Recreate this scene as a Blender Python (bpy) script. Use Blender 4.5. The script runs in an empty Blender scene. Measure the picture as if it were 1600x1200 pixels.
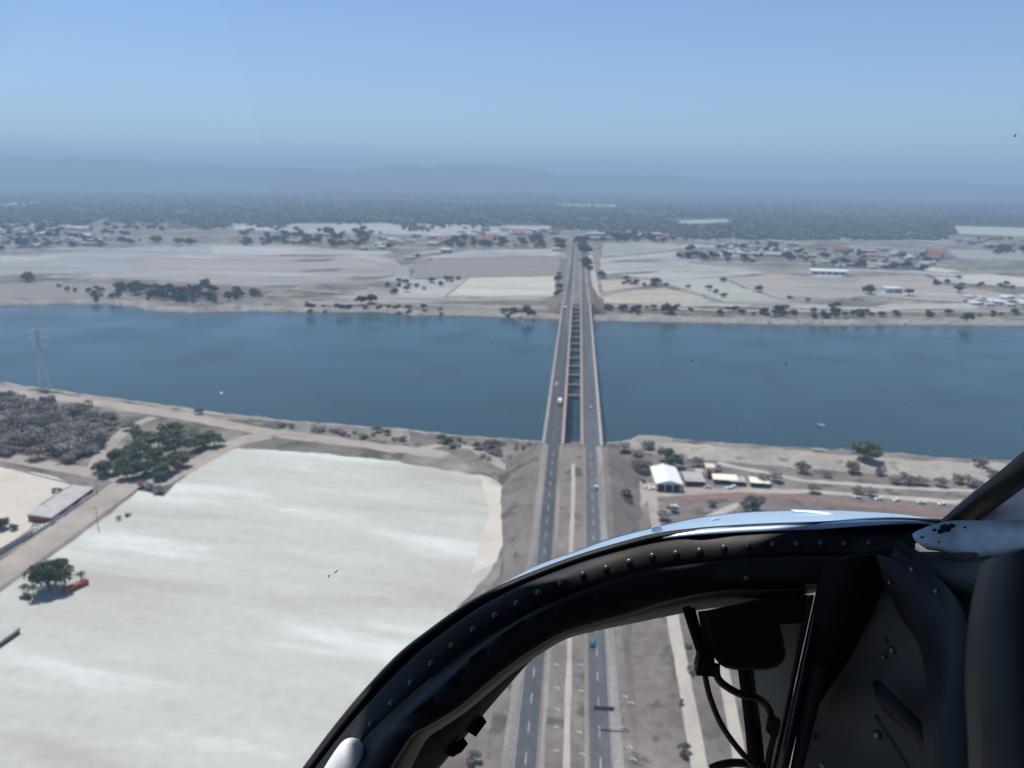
import bpy, bmesh, math, random
import numpy as np
from mathutils import Vector, Matrix
rnd = random.Random(7)
scene = bpy.context.scene
COL = scene.collection
R = math.radians

# ---------------------------------------------------------------- camera
F = 1202.0                       # focal length in photo pixels (1600 wide)
H = 165.0                        # height of the camera above the plain
ROLL = R(0.75)
vx, vu = (906 - 800) / F, (600 - 281) / F          # vanishing point of the highway
hx = vx * math.cos(ROLL) - vu * math.sin(ROLL)
hu = vx * math.sin(ROLL) + vu * math.cos(ROLL)
PITCH = math.atan(hu)
YAW = math.atan(hx * math.cos(PITCH))              # highway (+Y) lies this far clockwise of the heading
fw = Vector((-math.sin(YAW) * math.cos(PITCH), math.cos(YAW) * math.cos(PITCH), -math.sin(PITCH)))
r0 = Vector((math.cos(YAW), math.sin(YAW), 0))
u0 = r0.cross(fw)
right = r0 * math.cos(ROLL) + u0 * math.sin(ROLL)
up = u0 * math.cos(ROLL) - r0 * math.sin(ROLL)
CAM = Vector((-0.9, 0, H))
cam_data = bpy.data.cameras.new('camera')
cam = bpy.data.objects.new('camera', cam_data)
COL.objects.link(cam)
M = Matrix((right, up, -fw)).transposed().to_4x4()
M.translation = CAM
cam.matrix_world = M
cam_data.sensor_width = 36
cam_data.lens = F * 36 / 1600
cam_data.clip_start = 0.02
cam_data.clip_end = 90000
cam_data.dof.use_dof = True
cam_data.dof.focus_distance = 0.80
cam_data.dof.aperture_fstop = 9.5
scene.camera = cam

# ---------------------------------------------------------------- sky, sun, exposure
SUN_EL, SUN_AZ = R(66), R(-38)   # azimuth clockwise from +Y
world = bpy.data.worlds.new('World')
scene.world = world
world.use_nodes = True
wn, wl = world.node_tree.nodes, world.node_tree.links
sky = wn.new('ShaderNodeTexSky')
sky.sky_type = 'NISHITA'
sky.sun_disc = False
sky.sun_elevation = SUN_EL
sky.sun_rotation = SUN_AZ % (2 * math.pi)
sky.altitude = 100
sky.air_density = 1.0
sky.dust_density = 0.1
sky.ozone_density = 4.0
tint = wn.new('ShaderNodeMixRGB')
tint.blend_type = 'MULTIPLY'
tint.inputs[0].default_value = 1.0
tint.inputs[2].default_value = (.93, 1.0, 1.12, 1)
wl.new(sky.outputs[0], tint.inputs[1])
wl.new(tint.outputs[0], wn['Background'].inputs[0])
wn['Background'].inputs[1].default_value = 0.085
sd = bpy.data.lights.new('sun', 'SUN')
sd.energy = 4.5
sd.angle = R(0.53)
sd.color = (1.0, 0.955, 0.89)
sun = bpy.data.objects.new('sun', sd)
COL.objects.link(sun)
S = Vector((math.sin(SUN_AZ) * math.cos(SUN_EL), math.cos(SUN_AZ) * math.cos(SUN_EL), math.sin(SUN_EL)))
sun.rotation_euler = S.to_track_quat('Z', 'Y').to_euler()
sun.location = (0, 0, 400)
vs = scene.view_settings
vs.view_transform = 'Standard'
vs.look = 'None'
vs.gamma = 1
vs.exposure = 0.40
vs.use_curve_mapping = False
cy = scene.cycles
cy.use_denoising = True
cy.max_bounces = 6
cy.volume_bounces = 0
cy.transparent_max_bounces = 12

# ---------------------------------------------------------------- helpers
def ray(px, py):
    return right * ((px - 800) / F) + up * ((600 - py) / F) + fw

def G(px, py, z=0.0):
    """where the sight line of a photo pixel meets the level z"""
    d = ray(px, py)
    t = (z - H) / d.z
    p = CAM + d * t
    return Vector((p.x, p.y, z))

def zr(y):
    """level of the highway: up to the bridge and down again behind it"""
    def ss(a, b, v):
        t = min(1, max(0, (v - a) / (b - a)))
        return t * t * (3 - 2 * t)
    return .9 + 11.1 * ss(205, 435, y) - 10 * ss(985, 1330, y)

def tag(o, label=None, cat=None, group=None, kind=None):
    if label: o['label'] = label
    if cat: o['category'] = cat
    if group: o['group'] = group
    if kind: o['kind'] = kind
    return o

def mesh_from(name, V, Fc, mats=None, smooth=False, midx=None):
    me = bpy.data.meshes.new(name)
    me.from_pydata([tuple(v) for v in V], [], Fc)
    for m in (mats if isinstance(mats, (list, tuple)) else [mats]):
        if m: me.materials.append(m)
    if midx is not None:
        me.polygons.foreach_set('material_index', midx)
    if smooth:
        me.polygons.foreach_set('use_smooth', [True] * len(me.polygons))
    me.update()
    return me

def link(name, me, parent=None, loc=None, rz=0.0):
    o = bpy.data.objects.new(name, me)
    COL.objects.link(o)
    if parent: o.parent = parent
    if loc is not None: o.location = loc
    if rz: o.rotation_euler = (0, 0, rz)
    return o

def empty(name, loc=(0, 0, 0), rz=0.0):
    o = bpy.data.objects.new(name, None)
    o.empty_display_size = 0.5
    COL.objects.link(o)
    o.location = loc
    o.rotation_euler = (0, 0, rz)
    return o

def copy_tree(o, loc, rz=0.0, s=1.0, parent=None):
    c = o.copy()
    COL.objects.link(c)
    c.parent = parent
    if parent is None:
        c.location = loc
        c.rotation_euler = (0, 0, rz)
        c.scale = (s, s, s) if not isinstance(s, tuple) else s
    for ch in o.children:
        copy_tree(ch, None, parent=c)
    return c

class MB:
    """collects simple shapes into one mesh"""
    def __init__(s): s.V, s.F = [], []
    def add(s, V, Fc):
        n = len(s.V)
        s.V += [Vector(v) for v in V]
        s.F += [tuple(i + n for i in f) for f in Fc]
        return s
    def box(s, x0, x1, y0, y1, z0, z1, taper=0.0):
        t = taper
        return s.add([(x0, y0, z0), (x1, y0, z0), (x1, y1, z0), (x0, y1, z0), (x0 + t, y0 + t, z1), (x1 - t, y0 + t, z1), (x1 - t, y1 - t, z1), (x0 + t, y1 - t, z1)],
                     [(3, 2, 1, 0), (4, 5, 6, 7), (0, 1, 5, 4), (1, 2, 6, 5), (2, 3, 7, 6), (3, 0, 4, 7)])
    def tube(s, pts, rad, n=8, cap=True):
        pts = [Vector(p) for p in pts]
        rad = rad if isinstance(rad, (list, tuple)) else [rad] * len(pts)
        V, Fc = [], []
        for i, p in enumerate(pts):
            d = (pts[min(i + 1, len(pts) - 1)] - pts[max(i - 1, 0)]).normalized()
            a = d.orthogonal().normalized() if i == 0 else (a - d * a.dot(d)).normalized()
            b = d.cross(a)
            for k in range(n):
                w = 2 * math.pi * k / n
                V.append(p + (a * math.cos(w) + b * math.sin(w)) * rad[i])
        for i in range(len(pts) - 1):
            for k in range(n):
                k2 = (k + 1) % n
                Fc.append((i * n + k, i * n + k2, (i + 1) * n + k2, (i + 1) * n + k))
        if cap:
            Fc.append(tuple(range(n))[::-1])
            Fc.append(tuple((len(pts) - 1) * n + k for k in range(n)))
        return s.add(V, Fc)
    def prism(s, poly, z0, z1):
        n = len(poly)
        V = [(p[0], p[1], z0) for p in poly] + [(p[0], p[1], z1) for p in poly]
        return s.add(V, [tuple(range(n))[::-1], tuple(range(n, 2 * n))] + [(i, (i + 1) % n, n + (i + 1) % n, n + i) for i in range(n)])
    def mesh(s, name, mat, smooth=False): return mesh_from(name, s.V, s.F, mat, smooth)
    def build(s, name, mat, parent=None, smooth=False, loc=None, rz=0.0): return link(name, s.mesh(name, mat, smooth), parent, loc, rz)

# ---------------------------------------------------------------- materials
def mat_plain(name, col, rough=0.7, metal=0.0, noise=0.15, scale=1.0, bump=0.0, spec=0.4, coords='pos', detail=5):
    m = bpy.data.materials.new(name)
    m.use_nodes = True
    n, l = m.node_tree.nodes, m.node_tree.links
    b = n['Principled BSDF']
    b.inputs['Roughness'].default_value = rough
    b.inputs['Metallic'].default_value = metal
    b.inputs['Specular IOR Level'].default_value = spec
    if noise or bump:
        if coords == 'pos':
            src = n.new('ShaderNodeNewGeometry').outputs['Position']
        else:
            src = n.new('ShaderNodeTexCoord').outputs['Object']
        t = n.new('ShaderNodeTexNoise')
        t.inputs['Scale'].default_value = scale
        t.inputs['Detail'].default_value = detail
        l.new(src, t.inputs['Vector'])
        r = n.new('ShaderNodeValToRGB')
        r.color_ramp.elements[0].position = 0.3
        r.color_ramp.elements[1].position = 0.7
        r.color_ramp.elements[0].color = tuple(c * (1 - noise) for c in col) + (1,)
        r.color_ramp.elements[1].color = tuple(min(1, c * (1 + noise)) for c in col) + (1,)
        l.new(t.outputs['Fac'], r.inputs[0])
        l.new(r.outputs[0], b.inputs['Base Color'])
        if bump:
            bp = n.new('ShaderNodeBump')
            bp.inputs['Strength'].default_value = bump
            bp.inputs['Distance'].default_value = 0.02 if coords == 'pos' else 0.002
            l.new(t.outputs['Fac'], bp.inputs['Height'])
            l.new(bp.outputs[0], b.inputs['Normal'])
    else:
        b.inputs['Base Color'].default_value = (*col, 1)
    return m

def mat_soil(name, cols, scale, streak=None, spots=None, rough=0.95, amount=1.0):
    """earth: blends several colours by noise of several sizes; streak = (angle, stretch); spots = (colour, scale, amount)"""
    m = bpy.data.materials.new(name)
    m.use_nodes = True
    n, l = m.node_tree.nodes, m.node_tree.links
    b = n['Principled BSDF']
    b.inputs['Roughness'].default_value = rough
    b.inputs['Specular IOR Level'].default_value = 0.15
    pos = n.new('ShaderNodeNewGeometry').outputs['Position']
    vec = pos
    if streak:
        mp = n.new('ShaderNodeMapping')
        mp.vector_type = 'TEXTURE'
        mp.inputs['Rotation'].default_value = (0, 0, streak[0])
        mp.inputs['Scale'].default_value = (streak[1], 1, 1)
        l.new(pos, mp.inputs['Vector'])
        vec = mp.outputs[0]
    def noise(sc, det, v):
        t = n.new('ShaderNodeTexNoise')
        t.inputs['Scale'].default_value = sc
        t.inputs['Detail'].default_value = det
        t.inputs['Roughness'].default_value = 0.62
        l.new(v, t.inputs['Vector'])
        return t.outputs['Fac']
    r = n.new('ShaderNodeValToRGB')
    e = r.color_ramp.elements
    k = len(cols)
    cols = [tuple(v * .70 for v in c) for c in cols]
    if spots: spots = (tuple(v * .75 for v in spots[0]),) + tuple(spots[1:])
    for i, c in enumerate(cols):
        p = 0.36 + 0.28 * i / max(1, k - 1)
        if i < 2: e[i].position, e[i].color = p, (*c, 1)
        else: e.new(p).color = (*c, 1)
    l.new(noise(scale, 8, vec), r.inputs[0])
    out = r.outputs[0]
    mx = n.new('ShaderNodeMixRGB')
    mx.blend_type = 'MULTIPLY'
    mx.inputs[0].default_value = 0.7 * amount
    r2 = n.new('ShaderNodeValToRGB')
    r2.color_ramp.elements[0].position, r2.color_ramp.elements[0].color = 0.32, (0.72, 0.72, 0.72, 1)
    r2.color_ramp.elements[1].position, r2.color_ramp.elements[1].color = 0.62, (1.1, 1.1, 1.1, 1)
    l.new(noise(scale * 7, 6, pos), r2.inputs[0])
    l.new(out, mx.inputs[1]); l.new(r2.outputs[0], mx.inputs[2])
    out = mx.outputs[0]
    if spots:
        r3 = n.new('ShaderNodeValToRGB')
        r3.color_ramp.elements[0].position, r3.color_ramp.elements[0].color = 1 - spots[2], (0, 0, 0, 1)
        r3.color_ramp.elements[1].position, r3.color_ramp.elements[1].color = min(1, 1.08 - spots[2]), (1, 1, 1, 1)
        l.new(noise(spots[1], 9, pos), r3.inputs[0])
        m3 = n.new('ShaderNodeMixRGB')
        m3.inputs[2].default_value = (*spots[0], 1)
        l.new(r3.outputs[0], m3.inputs[0]); l.new(out, m3.inputs[1])
        out = m3.outputs[0]
    l.new(out, b.inputs['Base Color'])
    return m

def mat_leaf(name, col, var=0.35):
    m = bpy.data.materials.new(name)
    m.use_nodes = True
    n, l = m.node_tree.nodes, m.node_tree.links
    b = n['Principled BSDF']
    b.inputs['Roughness'].default_value = 0.75
    b.inputs['Specular IOR Level'].default_value = 0.2
    g = n.new('ShaderNodeNewGeometry')
    r = n.new('ShaderNodeValToRGB')
    r.color_ramp.elements[0].color = tuple(c * (1 - var) for c in col) + (1,)
    r.color_ramp.elements[1].color = tuple(c * (1 + var) for c in col) + (1,)
    l.new(g.outputs['Random Per Island'], r.inputs[0])
    h = n.new('ShaderNodeHueSaturation')
    oi = n.new('ShaderNodeObjectInfo')
    mr = n.new('ShaderNodeMapRange')
    mr.inputs['To Min'].default_value = 0.75
    mr.inputs['To Max'].default_value = 1.25
    l.new(oi.outputs['Random'], mr.inputs['Value'])
    l.new(mr.outputs[0], h.inputs['Value'])
    l.new(r.outputs[0], h.inputs['Color'])
    l.new(h.outputs[0], b.inputs['Base Color'])
    return m

MT = {
 'asphalt': mat_soil('asphalt', [(.080, .085, .10), (.105, .11, .125), (.15, .153, .16)], .05, (R(90), 25)),
 'old_asphalt': mat_soil('worn_asphalt', [(.15, .15, .155), (.19, .19, .19)], .05, (R(90), 25)),
 'concrete': mat_plain('concrete', (.31, .285, .27), .85, noise=.15, scale=.3),
 'pink_concrete': mat_plain('reddish_concrete', (.28, .22, .20), .85, noise=.15, scale=.3),
 'shoulder': mat_soil('dusty_shoulder', [(.23, .215, .195), (.31, .29, .265), (.38, .36, .33)], .12, (R(90), 8)),
 'line': mat_plain('road_paint', (.34, .34, .335), .7, noise=.25, scale=.8),
 'yellow': mat_plain('yellow_road_paint', (.36, .28, .13), .7, noise=.2, scale=.8),
 'lot': mat_soil('pale_sand', [(.49, .475, .41), (.55, .545, .485), (.59, .59, .535), (.72, .72, .68)], .03, (R(-9), 5), amount=.35),
 'lot_edge': mat_soil('cream_sand', [(.62, .56, .46), (.70, .64, .55)], .05, amount=.4),
 'dirt': mat_soil('dirt_road', [(.36, .31, .27), (.43, .37, .32), (.48, .42, .36)], .05, amount=.5),
 'pale_dirt': mat_soil('pale_dirt', [(.46, .41, .35), (.55, .50, .43)], .06, amount=.5),
 'red_dirt': mat_soil('red_soil', [(.25, .15, .13), (.31, .20, .17)], .08),
 'bank': mat_soil('bank_sand', [(.33, .29, .25), (.42, .38, .33), (.48, .43, .37)], .03, spots=((.16, .15, .11), .06, .42)),
 'embankment': mat_soil('embankment_soil', [(.15, .125, .112), (.20, .168, .15), (.26, .22, .195)], .025, spots=((.105, .10, .075), .07, .45)),
 'scrub_soil': mat_soil('scrub_soil', [(.175, .15, .135), (.235, .20, .178), (.31, .27, .235)], .03, spots=((.11, .10, .08), .06, .47)),
 'white': mat_plain('white_paint', (.66, .66, .64), .5, noise=.06, scale=.5),
 'cream': mat_plain('cream_tarp', (.72, .65, .52), .8, noise=.1, scale=.6),
 'peach': mat_plain('peach_plaster', (.62, .48, .38), .85, noise=.1, scale=.5),
 'greywall': mat_plain('grey_plaster', (.38, .37, .36), .85, noise=.2, scale=.4),
 'whitewall': mat_plain('white_plaster', (.60, .59, .57), .85, noise=.12, scale=.4),
 'tin': mat_plain('tin_roof', (.33, .31, .29), .6, noise=.2, scale=.25),
 'redroof': mat_plain('red_roof', (.26, .10, .085), .8, noise=.25, scale=.3),
 'rust': mat_plain('rusty_red_sheet', (.30, .09, .07), .8, noise=.4, scale=.6),
 'glass': mat_plain('dark_glass', (.02, .025, .03), .08, noise=0, spec=.6),
 'tyre': mat_plain('tyre_rubber', (.02, .02, .02), .9, noise=.2, scale=9),
 'car_white': mat_plain('white_car_paint', (.80, .80, .80), .3, noise=0),
 'car_dark': mat_plain('dark_car_paint', (.03, .035, .05), .3, noise=0),
 'car_red': mat_plain('red_car_paint', (.34, .045, .035), .5, noise=.35, scale=1.2),
 'car_teal': mat_plain('teal_car_paint', (.03, .14, .20), .3, noise=0),
 'car_yellow': mat_plain('yellow_paint', (.70, .56, .08), .4, noise=0),
 'car_silver': mat_plain('silver_car_paint', (.5, .55, .56), .3, noise=0),
 'galv': mat_plain('galvanised_steel', (.50, .52, .54), .5, metal=.3, noise=.15, scale=2),
 'sign': mat_plain('sign_back', (.10, .115, .12), .6, noise=.15, scale=3),
 'wood': mat_plain('pole_wood', (.16, .13, .11), .9, noise=.25, scale=3),
 'bark': mat_plain('bark', (.12, .09, .07), .9, noise=.3, scale=4),
 'leaf': mat_leaf('green_leaves', (.085, .112, .062)),
 'leaf_dark': mat_leaf('dark_leaves', (.040, .062, .034)),
 'leaf_dry': mat_leaf('dry_twigs', (.25, .228, .205), .3),
 'leaf_grey': mat_leaf('grey_green_leaves', (.135, .14, .105), .3),
 'palm': mat_leaf('palm_leaves', (.07, .085, .045)),
 'forest': mat_leaf('forest_leaves', (.052, .072, .042), .4),
 'dark': mat_plain('dark_interior', (.03, .03, .03), .9, noise=0),
 'stone': mat_plain('whitewashed_stone', (.6, .58, .54), .9, noise=.2, scale=3),
}

# ---------------------------------------------------------------- the land
def resample(pts, step, jit, seed):
    r = random.Random(seed)
    out = []
    for a, b in zip(pts[:-1], pts[1:]):
        n = max(1, int((b - a).length / step))
        for i in range(n):
            p = a.lerp(b, i / n)
            out.append(Vector((p.x + r.uniform(-.3, .3) * jit, p.y + r.uniform(-1, 1) * jit, p.z)))
    out.append(pts[-1])
    return out
WATER = -5.0
near_px = [(0, 597), (60, 606), (130, 615), (230, 629), (340, 645), (450, 657), (560, 666), (640, 671), (700, 679), (780, 684), (850, 690), (945, 692), (985, 688), (1000, 680),
           (1040, 684), (1090, 689), (1200, 697), (1330, 704), (1400, 708), (1460, 715), (1600, 722)]
far_px = [(0, 477), (100, 475), (170, 475), (212, 479), (232, 486), (300, 488), (400, 486), (480, 488), (590, 487), (620, 490), (650, 493), (700, 492), (830, 497), (880, 499), (930, 501),
          (1100, 504), (1300, 508), (1450, 507), (1600, 509)]
near = [G(x, y, WATER) for x, y in near_px]
far = [G(x, y, WATER) for x, y in far_px]
dl = Vector((-1, .18, 0)); dr = Vector((1, -.10, 0))
near = [near[0] + Vector((-24000, 3000, 0)), near[0] + dl * 1200] + near + [near[-1] + dr * 1500, near[-1] + Vector((26000, -1500, 0))]
far = [far[0] + Vector((-24000, 3200, 0)), far[0] + dl * 1200] + far + [far[-1] + dr * 1500, far[-1] + Vector((26000, -1500, 0))]
def fine(pts, step, jit, seed):
    return [pts[0]] + resample(pts[1:-1], step, jit, seed) + [pts[-1]]
near, far = fine(near, 7, 1.6, 1), fine(far, 9, 2.2, 2)
def mono(pts):
    out = [pts[0]]
    for p in pts[1:]:
        if p.x > out[-1].x + .5: out.append(p)
    return out
near, far = mono(near), mono(far)
V, Fc, MI = [], [], []
def strip(rows, mi):
    base = len(V)
    n = len(rows[0])
    for r_ in rows: V.extend(r_)
    for k in range(len(rows) - 1):
        for i in range(n - 1):
            Fc.append((base + k * n + i, base + k * n + i + 1, base + (k + 1) * n + i + 1, base + (k + 1) * n + i))
            MI.append(mi[k])
jr = random.Random(5)
def off(pts, dy, z, j):
    return [Vector((p.x, p.y + dy + jr.uniform(-j, j), z + (jr.uniform(-.3, .3) if z < 0 else 0))) for p in pts]
strip([[Vector((p.x, -9000, 0)) for p in near], off(near, -16, 0, 2), off(near, -7, -2.6, 1.5), near, [p + Vector((0, 14, -4)) for p in near]], [0, 1, 1, 1])
strip([[p + Vector((0, -14, -4)) for p in far], far, off(far, 5, -2.4, 1), off(far, 11, 0, 1.5), [Vector((p.x, 2650 + 170 * math.sin(p.x * .006) + 110 * math.sin(p.x * .017 + 1), 0)) for p in far], [Vector((p.x, 29000, 0)) for p in far]], [1, 1, 1, 0, 2])
nb = len(V)
V.extend([Vector((-24500, 4500, -9.2)), Vector((26500, 4500, -9.2)), Vector((26500, -3500, -9.2)), Vector((-24500, -3500, -9.2))])
Fc.append((nb, nb + 1, nb + 2, nb + 3)); MI.append(1)
MT['plain'] = mat_soil('dry_plain', [(.155, .142, .122), (.225, .205, .178), (.30, .278, .245), (.37, .345, .31)], .012, spots=((.10, .105, .075), .03, .49))
MT['far_plain'] = mat_soil('wooded_plain', [(.050, .068, .045), (.065, .082, .055), (.085, .095, .068), (.15, .14, .12), (.22, .21, .19)], .0011, (0, 3), spots=((.045, .06, .04), .012, .5))
tag(link('ground', mesh_from('ground', V, Fc, [MT['plain'], MT['bank'], MT['far_plain']], midx=MI)), kind='structure')

# water
m = bpy.data.materials.new('river_water')
m.use_nodes = True
n, l = m.node_tree.nodes, m.node_tree.links
b = n['Principled BSDF']
b.inputs['Base Color'].default_value = (.018, .042, .046, 1)
b.inputs['Roughness'].default_value = .16
b.inputs['IOR'].default_value = 1.33
g = n.new('ShaderNodeNewGeometry')
t1 = n.new('ShaderNodeTexNoise'); t1.inputs['Scale'].default_value = .5; t1.inputs['Detail'].default_value = 6
t2 = n.new('ShaderNodeTexNoise'); t2.inputs['Scale'].default_value = .012; t2.inputs['Detail'].default_value = 4
l.new(g.outputs['Position'], t1.inputs['Vector']); l.new(g.outputs['Position'], t2.inputs['Vector'])
ml = n.new('ShaderNodeMath'); ml.operation = 'MULTIPLY'
l.new(t1.outputs['Fac'], ml.inputs[0]); l.new(t2.outputs['Fac'], ml.inputs[1])
bp = n.new('ShaderNodeBump'); bp.inputs['Strength'].default_value = .5; bp.inputs['Distance'].default_value = .25
l.new(ml.outputs[0], bp.inputs['Height']); l.new(bp.outputs[0], b.inputs['Normal'])
rr = n.new('ShaderNodeMapRange'); rr.inputs['From Min'].default_value = .3; rr.inputs['From Max'].default_value = .7
rr.inputs['To Min'].default_value = .10; rr.inputs['To Max'].default_value = .34
l.new(t2.outputs['Fac'], rr.inputs['Value']); l.new(rr.outputs[0], b.inputs['Roughness'])
tag(link('river', mesh_from('river', [(-24000, -3000, WATER), (26000, -3000, WATER), (26000, 4300, WATER), (-24000, 4300, WATER)], [(0, 1, 2, 3)], m)), kind='structure')

# hills far behind
def hills():
    rr = np.random.RandomState(3)
    nx, ny = 150, 9
    V, Fc = [], []
    def top(px):
        # heights in photo pixels above the horizon line
        a = 7 + 10 * math.exp(-((px - 60) / 130) ** 2) + 9 * math.exp(-((px - 240) / 150) ** 2) + 15 * math.exp(-((px - 690) / 120) ** 2) + 6 * math.exp(-((px - 820) / 60) ** 2) + 5 * math.exp(-((px - 420) / 90) ** 2)
        if px > 870: a = 7 + 3 * math.sin(px / 70) - min(5, (px - 870) / 90)
        return max(1.5, a + 1.3 * math.sin(px / 23.) + .9 * math.sin(px / 9.1 + 1))
    for j in range(ny):
        for i in range(nx):
            px = -700 + 3000 * i / (nx - 1)
            d = ray(px, 281); d.z = 0; d.normalize()
            t = j / (ny - 1)
            D = 11000 + 5000 * t
            h = (H + top(px) / F * 13000) * math.sin(math.pi * t) ** .8 * (1 + .12 * rr.randn() * math.sin(math.pi * t))
            if 0.3 < t < 0.7: h = min(h, H + top(px) / F * 13500)
            p = CAM + d * D
            V.append((p.x, p.y, max(-1, h) if 0 < t < 1 else -1))
    for j in range(ny - 1):
        for i in range(nx - 1):
            Fc.append((j * nx + i, j * nx + i + 1, (j + 1) * nx + i + 1, (j + 1) * nx + i))
    MT['hill'] = mat_soil('hill_scrub', [(.06, .07, .05), (.11, .11, .08), (.17, .15, .12)], .0016)
    tag(link('hills', mesh_from('hills', V, Fc, MT['hill'], True)), kind='structure')
hills()

# fields, lots and tracks: sheets a little above one another
LEVEL = [0]
def sheet(name, px, mat, z=None, jit=1.0, step=None, parent=None):
    LEVEL[0] += 1
    z = .05 + .005 * LEVEL[0] if z is None else z
    P = [G(x, y) for x, y in px]
    d = sum((p - CAM).length for p in P) / len(P)
    step = step or max(3, d * .012)
    Q = resample(P + [P[0]], step, jit * d * .0022, LEVEL[0])[:-1]
    o = link(name, mesh_from(name, [(p.x, p.y, z) for p in Q], [tuple(range(len(Q)))], mat), parent)
    # keep faces upward
    if o.data.polygons[0].normal.z < 0:
        o.data.flip_normals()
    if not parent: tag(o, kind='structure')
    return o
def track(name, px, width, mat, z=None, jit=.25, flare=None):
    LEVEL[0] += 1
    z = .05 + .005 * LEVEL[0] if z is None else z
    P = resample([G(x, y) for x, y in px], 8, 0, 1)
    r = random.Random(LEVEL[0])
    L, Rr = [], []
    for i, p in enumerate(P):
        d = (P[min(i + 1, len(P) - 1)] - P[max(i - 1, 0)]).normalized()
        nrm = Vector((-d.y, d.x, 0))
        w = width if not callable(width) else width(i / (len(P) - 1))
        L.append(p + nrm * (w / 2 + r.uniform(-jit, jit))); Rr.append(p - nrm * (w / 2 + r.uniform(-jit, jit)))
    n = len(P)
    o = link(name, mesh_from(name, [(p.x, p.y, z) for p in L + Rr], [(i, n + i, n + i + 1, i + 1) for i in range(n - 1)], mat))
    return tag(o, kind='structure')

def soil3(name, c, v=.12, sc=.02, streak=None, spots=None):
    return mat_soil(name, [tuple(x * (1 - v) for x in c), c, tuple(x * (1 + v) for x in c)], sc, streak, spots, amount=.5)
F_ = {
 'yellow': soil3('stubble_cream', (.56, .54, .46), .16, .03, (0, 6), ((.42, .40, .30), .05, .40)),
 'mauve': soil3('ploughed_mauve', (.28, .26, .24), .08, .02, (0, 6)),
 'grey': soil3('bare_grey_field', (.36, .35, .34), .15, .012, (R(5), 5), ((.26, .26, .27), .03, .45)),
 'lilac': soil3('pale_stubble', (.45, .44, .42), .12, .015, (R(-8), 6), ((.30, .30, .30), .03, .43)),
 'tan': soil3('tan_field', (.47, .42, .34), .16, .02, (R(4), 5)),
 'green': soil3('pale_green_field', (.44, .46, .40), .12, .03, (R(-25), 5), ((.22, .26, .17), .06, .40)),
 'beige': soil3('beige_field', (.40, .36, .32), .08, .015, (R(-5), 6)),
 'olive': soil3('olive_strip', (.16, .17, .12), .2, .03, (0, 4)),
 'rose': soil3('rosy_field', (.38, .345, .315), .12, .014, (R(3), 6), ((.24, .21, .19), .02, .40)),
}
# far side
sheet('field', [(-60, 440), (180, 443), (170, 455), (200, 461), (150, 465), (-60, 466)], F_['mauve'])
sheet('field', [(-60, 398), (60, 398), (180, 388), (330, 380), (470, 384), (600, 398), (640, 420), (640, 440), (420, 446), (300, 440), (180, 432), (-60, 430)], F_['grey'])
sheet('field', [(190, 412), (330, 398), (560, 405), (625, 425), (560, 443), (420, 444), (290, 436)], F_['rose'])
sheet('field', [(330, 384), (480, 386), (600, 399), (560, 403), (330, 396)], F_['lilac'])
sheet('field', [(-60, 402), (100, 400), (70, 408), (-60, 412)], F_['green'])
sheet('field', [(640, 434), (655, 415), (700, 404), (876, 401), (872, 431), (735, 433)], F_['mauve'])
sheet('field', [(660, 402), (740, 391), (874, 389), (875, 400), (700, 403)], F_['lilac'])
sheet('field', [(698, 463), (735, 434), (868, 432), (867, 462)], F_['yellow'])
sheet('field', [(610, 455), (640, 437), (728, 437), (694, 464), (612, 465)], F_['lilac'])
sheet('field', [(365, 350), (620, 349), (860, 353), (862, 361), (700, 368), (480, 364), (365, 358)], F_['lilac'])
sheet('field', [(480, 470), (640, 472), (865, 476), (862, 482), (640, 476), (480, 476)], F_['rose'])
sheet('field', [(942, 464), (975, 456), (1038, 450), (1085, 460), (1132, 477), (1050, 477), (945, 473)], F_['tan'])
sheet('field', [(940, 438), (1000, 435), (1032, 440), (1000, 448), (941, 456)], F_['tan'])
sheet('field', [(938, 404), (1058, 393), (1068, 408), (1205, 424), (1130, 432), (1040, 437), (940, 428)], F_['lilac'])
sheet('field', [(942, 380), (1055, 379), (1058, 391), (940, 401)], F_['grey'])
sheet('field', [(1025, 438), (1125, 434), (1160, 450), (1230, 472), (1210, 482), (1150, 476), (1085, 456)], F_['green'])
sheet('field', [(1135, 435), (1215, 428), (1300, 436), (1345, 444), (1360, 462), (1300, 470), (1235, 472), (1170, 452)], F_['beige'])
sheet('field', [(1320, 434), (1440, 429), (1475, 446), (1600, 462), (1680, 470), (1460, 472), (1370, 462)], F_['beige'])
sheet('field', [(1435, 414), (1475, 420), (1600, 434), (1680, 440), (1680, 450), (1560, 446), (1470, 440)], F_['yellow'])
sheet('field', [(1075, 405), (1210, 412), (1330, 424), (1320, 432), (1210, 426), (1075, 412)], F_['mauve'])
sheet('field', [(1105, 396), (1200, 391), (1205, 399), (1120, 403)], F_['lilac'])
sheet('field', [(1310, 475), (1460, 476), (1460, 480), (1310, 480)], F_['olive'])
sheet('field', [(1490, 353), (1680, 358), (1680, 372), (1500, 366)], F_['green'])
sheet('field', [(1480, 390), (1680, 392), (1680, 410), (1500, 405)], F_['grey'])
sheet('field', [(1060, 345), (1135, 342), (1140, 347), (1065, 350)], F_['green'])
sheet('field', [(870, 318), (965, 320), (960, 324), (870, 322)], F_['green'])
sheet('field', [(-80, 318), (62, 316), (60, 322), (-80, 324)], F_['yellow'])
sheet('field', [(1240, 299), (1360, 301), (1350, 305), (1240, 304)], F_['green'])
sheet('scrub_ground', [(940, 480), (1100, 485), (1300, 489), (1640, 489), (1640, 495), (1300, 495), (1100, 492), (940, 488)], MT['embankment'], jit=2)
sheet('scrub_ground', [(600, 466), (720, 467), (868, 470), (868, 479), (700, 475), (600, 472)], MT['embankment'], jit=2)
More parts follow.
